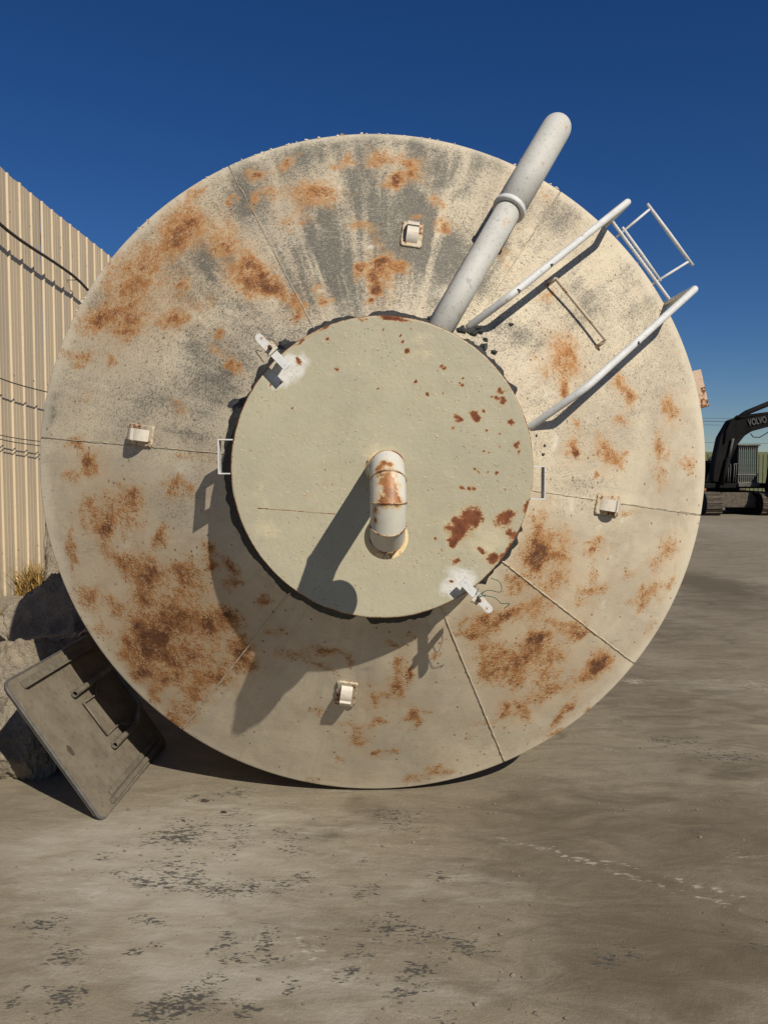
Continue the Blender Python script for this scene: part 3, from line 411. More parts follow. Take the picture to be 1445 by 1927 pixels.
for (px, py, pz, pr) in VENTRUST:
    vm = tv.n.new('ShaderNodeVectorMath'); vm.operation = 'DISTANCE'; tv.l.new(tv.co, vm.inputs[0]); vm.inputs[1].default_value = (px, py, pz)
    dd = tv.math('DIVIDE', vm.outputs['Value'], pr); acc = dd if acc is None else tv.math('MINIMUM', acc, dd)
vr = tv.math('ADD', acc, tv.math('MULTIPLY', tv.math('SUBTRACT', tv.math('ADD', tv.math('MULTIPLY', vn, .6), tv.math('MULTIPLY', vf, .4)), .5), 2.6))
vb = tv.mix(tv.sstep(vr, .7, 1.5, .75, 0), vb, (.55, .34, .13)); vb = tv.mix(tv.sstep(vr, .55, .95, .95, 0), vb, tv.ramp(vn, [(.3, (.40, .17, .045)), (.5, (.30, .11, .03)), (.68, (.08, .03, .014))]))
vb = tv.mix(tv.sstep(tv.math('ADD', tv.math('MULTIPLY', vn, .7), tv.math('MULTIPLY', vf, .3)), .63, .67, 0, .8), vb, (.16, .07, .03))
M_VENT = tv.done(vb, .45, tv.bump(vf, .2, .003), spec=.4)
M_FLANGE = mat_paint('flange_yellow_paint', (.68, .55, .31), rusty=.6, scale=24, dark=(.60, .46, .24), thr=.60)
M_PIPE = mat_paint('pipe_grey_white_paint', (.50, .495, .455), rusty=.6, scale=13, dark=(.30, .295, .265), thr=.665, rough=.65, fl=.58)
M_RAIL = mat_paint('rail_white_paint', (.60, .605, .59), rusty=.8, scale=24, dark=(.36, .365, .36), thr=.66, rough=.6, fl=.58)
M_LUG = mat_paint('lug_cream_paint', (.50, .43, .315), rusty=1, scale=16, dark=(.34, .27, .19), thr=.575)
M_STRAP = mat_paint('strap_white_paint', (.60, .55, .46), rusty=.9, scale=20, dark=(.48, .34, .23), thr=.60)
M_WELD = mat_paint('weld_bead', (.50, .43, .31), rusty=.5, scale=30, dark=(.42, .36, .26), thr=.64)
M_WELDR = mat_paint('rusty_weld_bead', (.42, .33, .21), rusty=1, scale=30, dark=(.28, .16, .08), thr=.52)
M_SEAL = mat_plain('black_mastic', (.030, .031, .030), (.05, .052, .05), 25, .7, .7, .01)
M_COLLAR = mat_plain('collar_black_coating', (.035, .035, .033), (.06, .055, .045), 14, .75, .5, .008)
M_SHELL = mat_paint('shell_paint', (.58, .51, .38), rusty=.8, scale=6, dark=(.42, .37, .28), thr=.60)
M_EDGE = mat_paint('lid_edge_rust', (.34, .27, .19), rusty=1, scale=30, dark=(.16, .08, .04), thr=.50, rough=.8)
M_RUSTPL = mat_paint('rusty_bracket', (.55, .42, .32), rusty=1, scale=14, dark=(.35, .2, .12), thr=.52, rough=.8)
M_WIRE = mat_plain('green_wire', (.02, .12, .085), (.015, .08, .06), 40, .5, .1, .002)
M_BOLT = mat_plain('dark_bolt', (.05, .04, .032), (.10, .05, .03), 40, .8, .4, .003)
M_PANEL = mat_plain('dusty_panel', (.20, .172, .128), (.15, .127, .093), 6, .9, .25, .006, spec=.15)
M_PEDGE = mat_plain('panel_edge_metal', (.10, .095, .088), (.075, .068, .058), 30, .6, .3, .003, spec=.4)
M_PBAR = mat_plain('dusty_steel', (.18, .155, .116), (.12, .102, .075), 20, .85, .3, .004)
M_STRAW = mat_plain('dry_straw', (.36, .235, .075), (.22, .135, .04), 30, .9, .1, .002)
M_CABLE = mat_plain('cable_rubber', (.045, .042, .038), (.07, .062, .05), 30, .8, .2, .003)
M_EXC = mat_plain('black_machine_paint', (.006, .006, .0065), (.010, .0095, .009), 3, .75, .1, .01, spec=.12)
M_EXDUST = mat_plain('dusty_track_steel', (.125, .105, .08), (.07, .058, .045), 8, .9, .3, .02, spec=.15)
M_EXGREY = mat_plain('worn_grey_steel', (.10, .10, .095), (.06, .058, .052), 8, .7, .2, .01)
M_LETTER = mat_plain('lettering_grey', (.10, .10, .10), (.08, .08, .08), 8, .7, .1, .01)
M_BAR = mat_plain('guard_bar_steel', (.20, .20, .18), (.13, .13, .11), 8, .6, .2, .01)
M_LIME = mat_plain('lime_green_paint', (.13, .14, .07), (.10, .11, .055), 1.2, .7, .1, .02)
M_ORANGE = mat_plain('orange_paint', (.42, .16, .05), (.25, .10, .04), 4, .8, .2, .02)
M_GRIT = mat_plain('grit', (.24, .20, .15), (.14, .12, .09), 9, .95, .3, .004)
M_WOOD = mat_plain('timber', (.20, .14, .085), (.12, .085, .05), 12, .9, .3, .01)
M_SCRAP = mat_plain('dark_scrap', (.045, .04, .034), (.09, .07, .05), 3, .9, .5, .05)
tg = NT('cab_glass'); M_GLASS = tg.done((.05, .075, .065), .12, None, spec=.5)

# ------------------------------------------------------------------ ground
def spaced(lo, hi, step, far, grow=1.16, neg=True):
    c = list(np.arange(lo, hi+1e-6, step)); s = step; x = c[-1]; up = []
    while x < far: s *= grow; x += s; up.append(x)
    dn = []
    if neg:
        s = step; x = c[0]
        while x > -far: s *= grow; x -= s; dn.append(x)
    else:
        s = step; x = c[0]
        while x > -12: s *= grow; x -= s; dn.append(x)
    return np.array(dn[::-1]+c+up)
gx = spaced(-2.6, 5.6, .022, 900); gy = spaced(1.9, 8.4, .022, 1500, neg=False)
GX, GY = np.meshgrid(gx, gy, indexing='ij')
def ground_h(X, Y):
    near = np.exp(-((np.hypot(X, Y-4)/14)**4))
    hgt = .030*(fbm(X*.8, Y*.8, 2, 3)-.5) + .010*(fbm(X*2.0, Y*4.0, 4, 3)-.5) + .004*(fbm(X*9, Y*14, 6, 3)-.5)
    hgt = hgt + .035*np.exp(-(((X-3.0)/1.2)**2+((Y-8.3)/.8)**2))*(fbm(X*4, Y*4, 8)-.2)
    calm = 1-np.exp(-(((X+.03)/1.0)**2+((Y-4.1)/.35)**2))*.85
    return hgt*near*calm
X, Y = GX.ravel(), GY.ravel()
gm = me_np('ground', np.stack([X, Y, ground_h(X, Y)-.004], 1), grid_faces(len(gx), len(gy)))
attr(gm, 'dust', blobs(X, Y, DUST, .2, 2.2, 36)); attr(gm, 'scuff', blobs(X, Y, SCUFF, .10, 5, 21)); attr(gm, 'dark', blobs(X, Y, DARK, .18, 2.5, 31)); attr(gm, 'chalk', blobs(X, Y, CHALK, .035, 8, 41))
g = link('ground', gm, M_GROUND); g['kind'] = 'structure'

# ------------------------------------------------------------------ tank (local frame: x right, y up, z along the axis out of the roof)
TANK = empty('storage_tank', (-.0335, 4.079, 1.7284), (math.pi/2, 0, .036))
tag(TANK, 'huge rusty cream steel storage tank lying on its side, round roof facing us', 'tank')
RO, RC, HC, HL, RL = 1.745, .653, .66, .82, .637
def sq(x, y):
    r = np.hypot(x, y); t = np.clip((r-RC)/(RO-RC), 0, 1.05)
    return x*(1+.0086*t), y*(1-.0084*t)
def cone_z(r): return HC*(RO-r)/(RO-RC)
def cpt(r, a, off=0.0):
    """point on the roof cone at radius r, angle a (deg), lifted off along the roof normal"""
    a = R_(a); x, y = sq(np.array(r*math.cos(a)), np.array(r*math.sin(a)))
    n = Vector((math.cos(a)*HC, math.sin(a)*HC, RO-RC)).normalized()
    return Vector((float(x), float(y), cone_z(r)))+n*off
SEAMS = [-8.3, -37.6, -66.9, -126.4, -185.4, -244.2, -303.0]
RUSTW = [(a, b, c*1.0+.006, d*1.0+.006, e, min(1.0, f*1.08)) for a, b, c, d, e, f in RUST]
RUSTT = [(a, b, c*2.0+.03, d*2.0+.03, e, f*.45) for a, b, c, d, e, f in RUST]
def dent(X, Y): return .010*(fbm(X*1.6+4, Y*1.6, 51, 3)-.5)+.004*(fbm(X*6, Y*6, 53, 2)-.5)
for k in range(7):
    a1 = SEAMS[k]-.12; a0 = (SEAMS[k+1] if k < 6 else SEAMS[0]-360)+.12
    na = max(20, int((a1-a0)/.38)); nr = 132
    A = np.radians(np.linspace(a0, a1, na)); Rr = np.linspace(.618, RO-.018, nr)
    AA, RR = np.meshgrid(A, Rr, indexing='ij'); AA = AA.ravel(); RR = RR.ravel()
    x, y = sq(RR*np.cos(AA), RR*np.sin(AA)); edge = np.minimum(1, (RO-RR)/.15)*np.minimum(1, np.minimum(AA-A[0], A[-1]-AA)*RR/.06+.0)
    z = cone_z(RR)+dent(x, y)*edge
    V = np.stack([x, y, z], 1)
    # turned-down lip: rounded knuckle at the eave
    lip = []
    for i in range(1, 8):
        b = i/7*math.radians(59); rr = RO-.018+.020*(math.sin(b+math.radians(31))-math.sin(math.radians(31)))*1.0
        zz = cone_z(RO-.018)-.020*(math.cos(math.radians(31))-math.cos(b+math.radians(31)))
        xx, yy = sq(rr*np.cos(A), rr*np.sin(A)); lip.append(np.stack([xx, yy, np.full(na, zz)], 1))
    V = V.reshape(na, nr, 3); V = np.concatenate([V]+[l[:, None, :] for l in lip], 1); nt = nr+len(lip)
    V = V.reshape(-1, 3)
    me = me_np('roof_plate', V, grid_faces(na, nt)[:, ::-1])
    X, Y = V[:, 0], V[:, 1]; ang = np.arctan2(Y, X); rad = np.hypot(X, Y)
    up = np.clip((Y+.25)/1.2, 0, 1)
    gmask = np.clip(blobs(X, Y, GRIME, .09, 5, 61)+.46*up*(.3+1.1*fbm(X*3, Y*3, 64)), 0, 1.5)
    aa = np.arctan2(Y, X); gmask = gmask*(1.35-1.15*up*(1-np.clip(2.5*fbm(aa*15, rad*1.3, 67, 5, .65)-.65, 0, 1)))
    gmask *= (.5+1.1*fbm(X*7, Y*7, 66))*(.62+.38*np.clip((Y-.15)/.7, 0, 1))*(1-.35*np.clip((X-.45)/.4, 0, 1))
    rmask = blobs(X, Y, RUSTW, .045, 11, 71)*(.50+1.0*fbm(X*10, Y*10, 75, 5, .6))
    attr(me, 'rust', np.clip(rmask, 0, 1)); attr(me, 'grime', gmask); attr(me, 'pale', blobs(X, Y, PALE, .04, 9, 81))
    attr(me, 'tint', blobs(X, Y, RUSTT, .08, 5, 77)); attr(me, 'ang', ang); attr(me, 'rad', rad)
    link('roof_plate', me, M_ROOF, TANK)
    # weld bead along the plate edge
    s = SEAMS[k]; pts = []
    for i in range(70):
        r = .66+(RO-.68)*i/69
        pts.append(cpt(r, s+random.uniform(-.06, .06), .0012+random.uniform(-.0008, .0008)))
    big = k in (1, 2, 3)
    MB().tube(pts, [(.0042 if big else .0022)*random.uniform(.7, 1.3) for _ in pts], 6).build('weld_seam', M_WELD, TANK)
# shell behind the eave, closed at the back
prof = []
rl = RO-.018+.020*(1-math.sin(math.radians(31))); zl = cone_z(RO-.018)-.020*math.cos(math.radians(31))
sh = [(rl-.004, zl+.006), (rl-.003, -.05), (rl-.003, -1.5), (rl-.003, -3.0), (rl-.05, -3.03), (.9, -3.03), (.01, -3.03)]
b = MB().lathe(sh, 160)
for v in b.bm.verts:
    x, y = sq(np.array(v.co.x), np.array(v.co.y)); v.co.x = float(x); v.co.y = float(y)
b.build('shell', M_SHELL, TANK, autosmooth=.6)
# crusty paint flakes along the upper eave
b = MB()
for i in range(46):
    a = random.gauss(98, 24)
    r = RO+random.uniform(-.018, -.008); p = cpt(r, a, .001)
    s = random.uniform(.002, .0065)
    b.blob(p, (s*1.7, s, s*.6), i, 1, .5)
o = b.build('paint_flakes', M_STRAP, TANK); o['kind'] = 'stuff'
# collar, mastic, lid
MB().lathe([(.612, .64), (.612, HL-.014)], 120).build('collar', M_COLLAR, TANK)
def mastic(a0, a1, ro, wob, seed, rin=.614, zin=.05):
    n = max(8, int((a1-a0)/1.0)); V = []
    for i in range(n+1):
        a = a0+(a1-a0)*i/n; t = i/n; end = min(1, min(t, 1-t)*n/4)
        w1 = float(fbm(np.array(a*.35), np.array(seed*7.7), seed, 4, .6)); ww = ro+wob*(w1-.5)*2.2
        ww = rin+.008+(ww-rin-.008)*(.35+.65*end)
        for j in range(7):
            u = j/6; r = rin+(ww-rin)*u
            hgt = zin*(1-u)**1.6+.007*math.sin(math.pi*min(1, u*1.0))*1.0+.003*(float(vnoise(np.array(a*1.3), np.array(r*60.), seed))-.3)
            p = cpt(r, a, 0); V.append((p.x, p.y, p.z+max(.0015 if j < 6 else -.002, hgt*(1 if j < 6 else 0))))
    return me_np('mastic', V, grid_faces(n+1, 7))
for (a0, a1, ro, wob, sd) in [(66, 97, .692, .016, 1), (97, 122, .685, .022, 2), (122, 150, .690, .026, 3), (150, 262, .700, .012, 4), (262, 292, .700, .012, 6), (26, 60, .692, .024, 7), (-6, 22, .655, .014, 8), (-52, -20, .690, .026, 9)]:
    link('sealant', mastic(a0, a1, ro, wob, sd), M_SEAL, TANK)
# loose lumps of mastic by the rails
for (r, a, s, sd) in [(.722, 56.5, .024, 1), (.705, 60, .022, 2), (.75, 54.5, .018, 3), (.70, 50, .02, 4), (.74, 58, .016, 5), (.735, 51, .014, 6), (.70, 69, .024, 7), (.69, 72, .018, 8), (.685, 128, .026, 9), (.885, 48.0, .011, 10), (.70, 132, .02, 11), (.705, 12, .008, 12), (.725, 5, .009, 13), (.74, 8, .008, 14), (.715, 46, .016, 15)]:
    MB().blob(cpt(r, a, s*.25), (s, s*.75, s*.5), sd, 2, .5, 2.5).build('sealant_lump', M_SEAL, TANK)

n = 291; lin = np.linspace(-1, 1, n)
U, Vv = np.meshgrid(lin, lin, indexing='ij'); U = U.ravel(); Vv = Vv.ravel()
# square to disc mapping
X = U*np.sqrt(1-Vv*Vv/2)*RL; Y = Vv*np.sqrt(1-U*U/2)*RL
rr = np.hypot(X, Y); ee = 1+.0022*(fbm(np.arctan2(Y, X)*14, np.zeros_like(X)+3, 91)-.5)*np.clip((rr-.6)/.08, 0, 1)
Z = np.full_like(X, HL)+.006*(fbm(X*3, Y*3, 93, 3)-.5)*np.clip((RL-rr)/.1, 0, 1)-.004*np.clip((rr-RL+.006)/.006, 0, 1)**2
me = me_np('lid', np.stack([X*ee, Y*ee, Z], 1), grid_faces(n, n))
lr = np.clip(blobs(X, Y, LIDRUST, .010, 34, 95, 2.4), 0, 1)
lr = np.maximum(lr, np.clip((rr-RL+.006)/.004, 0, 1)*(.25+.9*fbm(np.arctan2(Y, X)*9, rr*4, 97)))
attr(me, 'rust', lr); attr(me, 'white', blobs(X, Y, LIDWHITE, .03, 12, 98)); attr(me, 'yellow', blobs(X, Y, LIDYEL, .04, 10, 99))
LID = link('lid', me, M_LID, TANK)
MB().lathe([(RL-.0025, HL-.0035), (RL-.0005, HL-.006), (RL-.001, HL-.017), (.56, HL-.018)], 160).build('lid_edge', M_EDGE, LID, smooth=True)
for (x0, x1, y0, y1) in [(-.526, -.20, -.166, -.192)]:
    MB().tube([(x0+(x1-x0)*i/30, y0+(y1-y0)*i/30+random.uniform(-.0006, .0006), HL+.0006) for i in range(31)], .0016, 5).build('weld_seam', M_EDGE, LID)

# gooseneck vent: mitred U-bend, each cut section a piece of its own
VENT = link('vent_pipe', MB().tube([(0, 0, HL-.02), (0, 0, HL+.12)], .0642, 40, cap=False).build('tmp', None).data, M_VENT, TANK)
bpy.data.objects.remove(bpy.data.objects['tmp'])
rp, RB, hc = .0635, .123, HL+.41
def vpt(deg): return Vector((0, -RB+RB*math.cos(R_(deg)), hc+RB*math.sin(R_(deg))))
def vdir(deg): return Vector((0, -math.sin(R_(deg)), math.cos(R_(deg))))
def mitre_section(pa, na, pb, nb, r, n=40):
    """straight pipe between two cutting planes"""
    d = (pb-pa).normalized(); xx = Vector((1, 0, 0)); yy = d.cross(xx).normalized()
    bm = bmesh.new(); ra = []; rb = []
    for k in range(n):
        q = pa+(xx*math.cos(2*math.pi*k/n)+yy*math.sin(2*math.pi*k/n))*r
        ta = (pa-q).dot(na)/d.dot(na); tb = (pb-q).dot(nb)/d.dot(nb)
        ra.append(bm.verts.new(q+d*ta)); rb.append(bm.verts.new(q+d*tb))
    for k in range(n):
        f = bm.faces.new((ra[k], ra[(k+1) % n], rb[(k+1) % n], rb[k])); f.smooth = True
    me = bpy.data.meshes.new('pipe_section'); bmesh.ops.recalc_face_normals(bm, faces=bm.faces); bm.to_mesh(me)
    ring = [v.co.copy() for v in rb]; bm.free(); return me, ring
# corners of the mitred bend
cor = [Vector((0, -RB+RB/math.cos(R_(18))*math.cos(R_(a)), hc+RB/math.cos(R_(18))*math.sin(R_(a)))) for a in (18, 54, 90, 126, 162)]
pts = [Vector((0, 0, HL+.10))]+cor+[Vector((0, -2*RB-.016, HL+.345))]
nrm = [Vector((0, 0, 1))]
for i in range(1, 6): nrm.append(((pts[i]-pts[i-1]).normalized()+(pts[i+1]-pts[i]).normalized()).normalized())
nrm.append((pts[6]-pts[5]).normalized())
for i in range(6):
    me, ring = mitre_section(pts[i], nrm[i], pts[i+1], nrm[i+1], rp)
    link('pipe_section', me, M_VENT, VENT)
    if i < 5:
        cen = pts[i+1]; rg = [cen+(p-cen)*1.004 for p in ring]
        MB().tube(rg+[rg[0]], [.0032*random.uniform(.7, 1.3) for _ in range(len(rg)+1)], 6, cap=False).build('weld_seam', M_WELDR, VENT)
fd = -(pts[6]-pts[5]).normalized(); fy = fd.cross(Vector((1, 0, 0))).normalized()
m = Matrix.Translation(pts[6]) @ Matrix((Vector((1, 0, 0)), fy, fd)).transposed().to_4x4()
MB().lathe([(rp-.004, -.005), (.0835, -.005), (.0835, .004), (rp+.001, .004), (rp+.001, .011)], 48, m).build('flange', M_FLANGE, VENT, autosmooth=.5)
MB().lathe([(rp-.006, -.004), (rp-.006, .05)], 40, m).build('pipe_lining', M_BOLT, VENT)
MB().blob(pts[6]+Vector((0, -.063, .028)), (.004, .0035, .004), 2, 1, .1).build('rivet', M_STRAP, VENT)
MB().lathe([(rp+.012, HL+.0005), (rp+.007, HL+.006), (rp+.001, HL+.012)], 40).build('weld_fillet', M_FLANGE, VENT)

# lid handles: U of flat bar standing off the lid edge
def handle(x0, x1, y0, y1):
    b = MB(); w_ = .058; th = .005; z = HL-.038
    b.box(((x0+x1)/2, y1, z), (abs(x1-x0), th, w_)); b.box(((x0+x1)/2, y0, z), (abs(x1-x0), th, w_))
    b.box((x1, (y0+y1)/2, z), (th, abs(y1-y0)+th, w_-.001), bev=.0015)
    return b.build('lid_handle', M_RAIL, TANK)
handle(-.628, -.689, -.022, .120); handle(.628, .689, -.130, .008)
# latches
def latch(c, ang, bolt_up, wires):
    L = empty('latch'); L.parent = TANK; L.location = c; L.rotation_euler = (0, 0, R_(ang))
    MB().box((-.045, 0, -.030), (.030, .034, .060), bev=.003).build('latch_lug', M_RAIL, L)
    b = MB(); pts = [(-.09, -.017, 0), (.07, -.017, 0)]
    for i in range(7): a = -90+180*i/6; pts.append((.075+.017*math.cos(R_(a)), .017*math.sin(R_(a)), 0))
    pts += [(.07, .017, 0), (-.09, .017, 0)]
    b.prism(pts, (0, 0, .010), .0015).build('latch_bar', M_RAIL, L)
    MB().box((.012, -.004, .016), (.040, .046, .010), bev=.002).build('latch_plate', M_STRAP, L)
    MB().lathe([(.0005, .052), (.008, .052), (.0085, .02), (.006, .018), (.006, -.05), (.0005, -.05)], 10, Matrix.Translation((.012, -.004, 0))).build('bolt', M_BOLT, L)
    MB().box((.018, 0, -.034), (.022, .040, .062), bev=.003).build('latch_keeper', M_COLLAR, L)
    for (wp, mat_) in wires:
        q = []
        P = [Vector(p) for p in wp]
        for i in range(len(P)-1):
            a, b2 = P[i], P[i+1]; p0 = P[max(0, i-1)]; p3 = P[min(len(P)-1, i+2)]
            for k in range(6):
                t = k/6
                q.append(.5*((2*a)+(b2-p0)*t+(2*p0-5*a+4*b2-p3)*t*t+(3*a-p0-3*b2+p3)*t**3))
        q.append(P[-1]); MB().tube(q, .0017, 6).build('tie_wire', mat_, L)
    return L
latch((-.453, .474, HL+.066), 133.5, True, [([(.03, .03, 0), (.05, .045, -.01), (.035, .05, -.03), (.0, .055, -.05)], M_BOLT), ([(.0, -.03, .005), (.03, -.035, .01), (.05, -.02, .012)], M_BOLT)])
latch((.390, -.5355, HL+.05), -47, False, [([(-.02, .03, .01), (.01, -.03, .018), (.02, .03, .02), (.0, .0, .024), (.01, .05, .02), (.05, .085, .03), (.02, .11, .03), (-.02, .095, .03)], M_WIRE), ([(.01, .02, .02), (.05, .05, .03), (.09, .055, .02), (.12, .08, .0), (.125, .05, -.02)], M_WIRE), ([(.0, -.035, .012), (.01, .0, .02), (.005, .03, .018)], M_WIRE)])

# lifting lugs: pad plate with an arched strap
def lug(r, a, turn=0):
    p = cpt(r, a, 0); L = MB()
    A = R_(a); er = Vector((math.cos(A)*(RO-RC), math.sin(A)*(RO-RC), -HC)).normalized()
    en = Vector((math.cos(A)*HC, math.sin(A)*HC, RO-RC)).normalized(); et = en.cross(er)
    m3 = Matrix((er, et, en)).transposed()
    L.box((0, 0, .005), (.150, .088, .012), bev=.003)
    for s in (-1, 1):
        L.tube([(-.075+.15*i/14, s*.044, .005) for i in range(15)], [.006*random.uniform(.7, 1.3) for _ in range(15)], 6)
        L.tube([(s*.075, -.044+.088*i/12, .005) for i in range(13)], [.006*random.uniform(.7, 1.3) for _ in range(13)], 6)
    o = L.build('lifting_lug', M_LUG, TANK)
    o.matrix_local = Matrix.Translation(p) @ m3.to_4x4()
    w_ = .027; out = []; inn = []
    for i in range(11):
        t = i/10; x = -.060+.12*t; hh = .012+.048*min(1, math.sin(math.pi*t)**.42*1.04)
        out.append((x, hh)); inn.append((x*.80, hh-.011 if 0 < i < 10 else .010))
    poly = [(x, -w_, z) for x, z in out]+[(x, -w_, z) for x, z in inn[::-1]]
    b = MB(); n_ = len(out)
    for i in range(n_-1):
        b.prism([(out[i][0], -w_, out[i][1]), (out[i+1][0], -w_, out[i+1][1]), (inn[i+1][0], -w_, inn[i+1][1]), (inn[i][0], -w_, inn[i][1])], (0, 2*w_, 0))
    bmesh.ops.remove_doubles(b.bm, verts=b.bm.verts, dist=1e-5)
    b.build('strap', M_STRAP, o, autosmooth=.7)
for r, a in ((1.109, 82.2), (1.132, 172.0), (1.106, -9.2), (1.098, -98.5)): lug(r, a)

# fill pipe over the eave into the collar
FP = link('fill_pipe', bpy.data.meshes.new('fill_pipe'), None, TANK)
p0 = Vector((.215, .545, .760)); p1 = Vector((.592, 1.192, .475)); pe = Vector((.868, 1.662, .265))
dirn = (pe-p1).normalized(); pk = p1
MB().tube([p0, p0.lerp(p1, .5), p1+dirn*.03], .0585, 32).build('lower_pipe', M_PIPE, FP)
tail = [pe+dirn*.0]
pa = [p1-dirn*.004, p1.lerp(pe, .5)]+arc(p1, pe+dirn*.02, pe+dirn*.02+Vector((0, 0, -1)), 10, .11)+[pe+dirn*.02+Vector((0, 0, -.9)), pe+dirn*.02+Vector((0, 0, -2.4))]
MB().tube(pa, .0725, 36).build('upper_pipe', M_PIPE, FP)
MB().tube([p1-dirn*.012, p1-dirn*.010, p1+dirn*.012, p1+dirn*.014], [.073, .0775, .0775, .073], 36).build('coupling', M_RAIL, FP)

# hand rails: along the roof, over the eave and back along the shell
def rail(base, kink, end, foot):
    d = (Vector(end)-Vector(kink)).normalized()
    e2 = Vector(end)
    pts = [Vector(foot), Vector(base)]+arc(base, kink, end, 5, .05)+[Vector(kink).lerp(e2, .5)]+arc(kink, end, e2+Vector((0, 0, -1)), 7, .03)+[e2+Vector((0, 0, -.5)), e2+Vector((0, 0, -2.3))]
    return MB().tube(pts, .0172, 14).build('handrail', M_RAIL, TANK)
EL = Vector((1.217, 1.303, .275)); ER = Vector((1.546, .880, .305))
rail((.397, .636, .615), (.552, .744, .715), EL, (.37, .60, .58)); rail((.669, .191, .645), (.884, .351, .735), ER, (.62, .16, .60))
# flat stand-off plates from the stringers to the shell
for e in (EL, ER):
    r0 = math.hypot(e.x, e.y); u = Vector((e.x/r0, e.y/r0, 0)); tt = Vector((-u.y, u.x, 0))
    c = u*(r0-.022)
    MB().prism([c+Vector((0, 0, .255))+u*.0, c+u*.02+Vector((0, 0, .255)), c+u*.02+Vector((0, 0, -.30)), c-u*.02+Vector((0, 0, -.30)), c-u*.02+Vector((0, 0, .02))], tt*.008).build('standoff_plate', M_RAIL, TANK)
def rebar(a, b, r=.0085, n=60):
    a, b = Vector(a), Vector(b)
    return MB().tube([a.lerp(b, i/n) for i in range(n+1)], [r*(1.12 if i % 2 else .9) for i in range(n+1)], 8)
for zz in (.005, -.30, -.60, -.90, -1.2):
    rebar((EL.x, EL.y, zz), (ER.x, ER.y, zz)).build('rung', M_RAIL, TANK)
# rebar step on the roof
s1 = Vector((.834, .904, .380)); s2 = Vector((1.088, .615, .362)); f1 = Vector((.800, .876, .325)); f2 = Vector((1.046, .585, .322))
sp = rebar(s1, s2, .0085).build('roof_step', M_LUG, TANK)
for a, b_ in ((s1, f1), (s2, f2)): MB().tube([a, a.lerp(b_, .5), b_], .0085, 8).build('step_leg', M_LUG, sp)
# bar frame standing out from the ladder
FR = empty('ladder_frame'); FR.parent = TANK
q = [Vector((1.294, 1.248, 0)), Vector((1.43, 1.362, 0)), Vector((1.642, 1.093, 0)), Vector((1.485, .995, 0))]
ov = (q[2]-q[1]).normalized()
rebar(q[1]-ov*.03, q[2]+ov*.03, .0095, 2).build('bar', M_RAIL, FR); rebar(q[0]-ov*.02, q[3]+ov*.01, .0085, 2).build('bar', M_RAIL, FR)
rebar(q[1], q[0]-(q[1]-q[0])*.30, .0065, 2).build('bar', M_RAIL, FR); rebar(q[2], q[3]-(q[2]-q[3])*.30, .0065, 2).build('bar', M_RAIL, FR)
# rusty bracket welded to the shell on the right, small tab by the pipe
b = MB(); m = Matrix.Rotation(R_(14.3), 3, 'Z')
b.box((1.740, .43, -.13), (.050, .205, .16), m, .004); b.build('bracket', M_RUSTPL, TANK)
MB().box((.745, 1.60, -.03), (.03, .012, .03), Matrix.Rotation(1.1, 3, 'Z'), .003).build('tab', M_STRAP, TANK)
# scraps of tape left on the rails
for a, b_, t in (((.552, .744, .715), EL, .30), ((.884, .351, .735), ER, .42), ((.552, .744, .715), EL, .05)):
    a = Vector(a); p = a.lerp(b_, t); d = (Vector(b_)-a).normalized()
    MB().blob(p+Vector((.004, -.004, .0135)), (.011, .008, .006), int(t*100), 2, .5).build('tape_scrap', M_SEAL, TANK)

# ------------------------------------------------------------------ leaning panel (u along its foot, v up its slope, n off its face)
PN = empty('leaning_panel', (-1.37, 3.696, .004))
pv = Vector((-.563, 0, .826)).normalized(); pu = Vector((0, 1, 0)); pn = Vector((.826, 0, .563)).normalized()
PN.matrix_world = Matrix.Translation((-1.37, 3.70, .010)) @ Matrix((pu, pv, pn)).transposed().to_4x4()
tag(PN, 'dusty grey metal panel with short tubes and bars, leaning on the rubble at left', 'metal panel')
def rrect(u0, u1, v0, v1, r, n=6):
    out = []
    for cx, cy, a in ((u1-r, v0+r, -90), (u1-r, v1-r, 0), (u0+r, v1-r, 90), (u0+r, v0+r, 180)):
        for i in range(n+1): t = R_(a+90*i/n); out.append((cx+r*math.cos(t), cy+r*math.sin(t)))
    return out
PW, PH = 1.10, .822
b = MB(); b.prism([(x, y, -.030) for x, y in rrect(0, PW, 0, PH, .045)], (0, 0, .026), .003)
b.build('board', M_PANEL, PN)
rr_ = rrect(-.004, PW+.004, -.004, PH+.004, .049)
b = MB(); b.tube([(x, y, -.012) for x, y in rr_+[rr_[0]]], .0085, 8, cap=False); b.build('edge_trim', M_PEDGE, PN)
b = MB(); b.box((.58, .752, .012), (.94, .006, .030), bev=.001); b.box((.58, .772, .003), (.94, .045, .006), bev=.001); b.build('angle_bar', M_PBAR, PN)
b = MB(); b.box((.58, .032, .008), (.86, .028, .020), bev=.004); b.box((.60, .066, .003), (.82, .030, .008), bev=.003); b.build('bottom_channel', M_PBAR, PN)
for (v, u0) in ((.583, .445), (.226, .478)):
    t = MB(); t.lathe([(.0135, 0), (.0175, 0), (.0175, .36), (.0135, .36), (.0135, 0)], 20, Matrix.Translation((u0, v, .022)) @ Matrix.Rotation(R_(90), 4, 'Y'))
    t.build('tube_socket', M_PBAR, PN, autosmooth=.6)
    MB().box((u0+.10, v, .004), (.16, .05, .008), bev=.002).build('socket_plate', M_PBAR, PN)
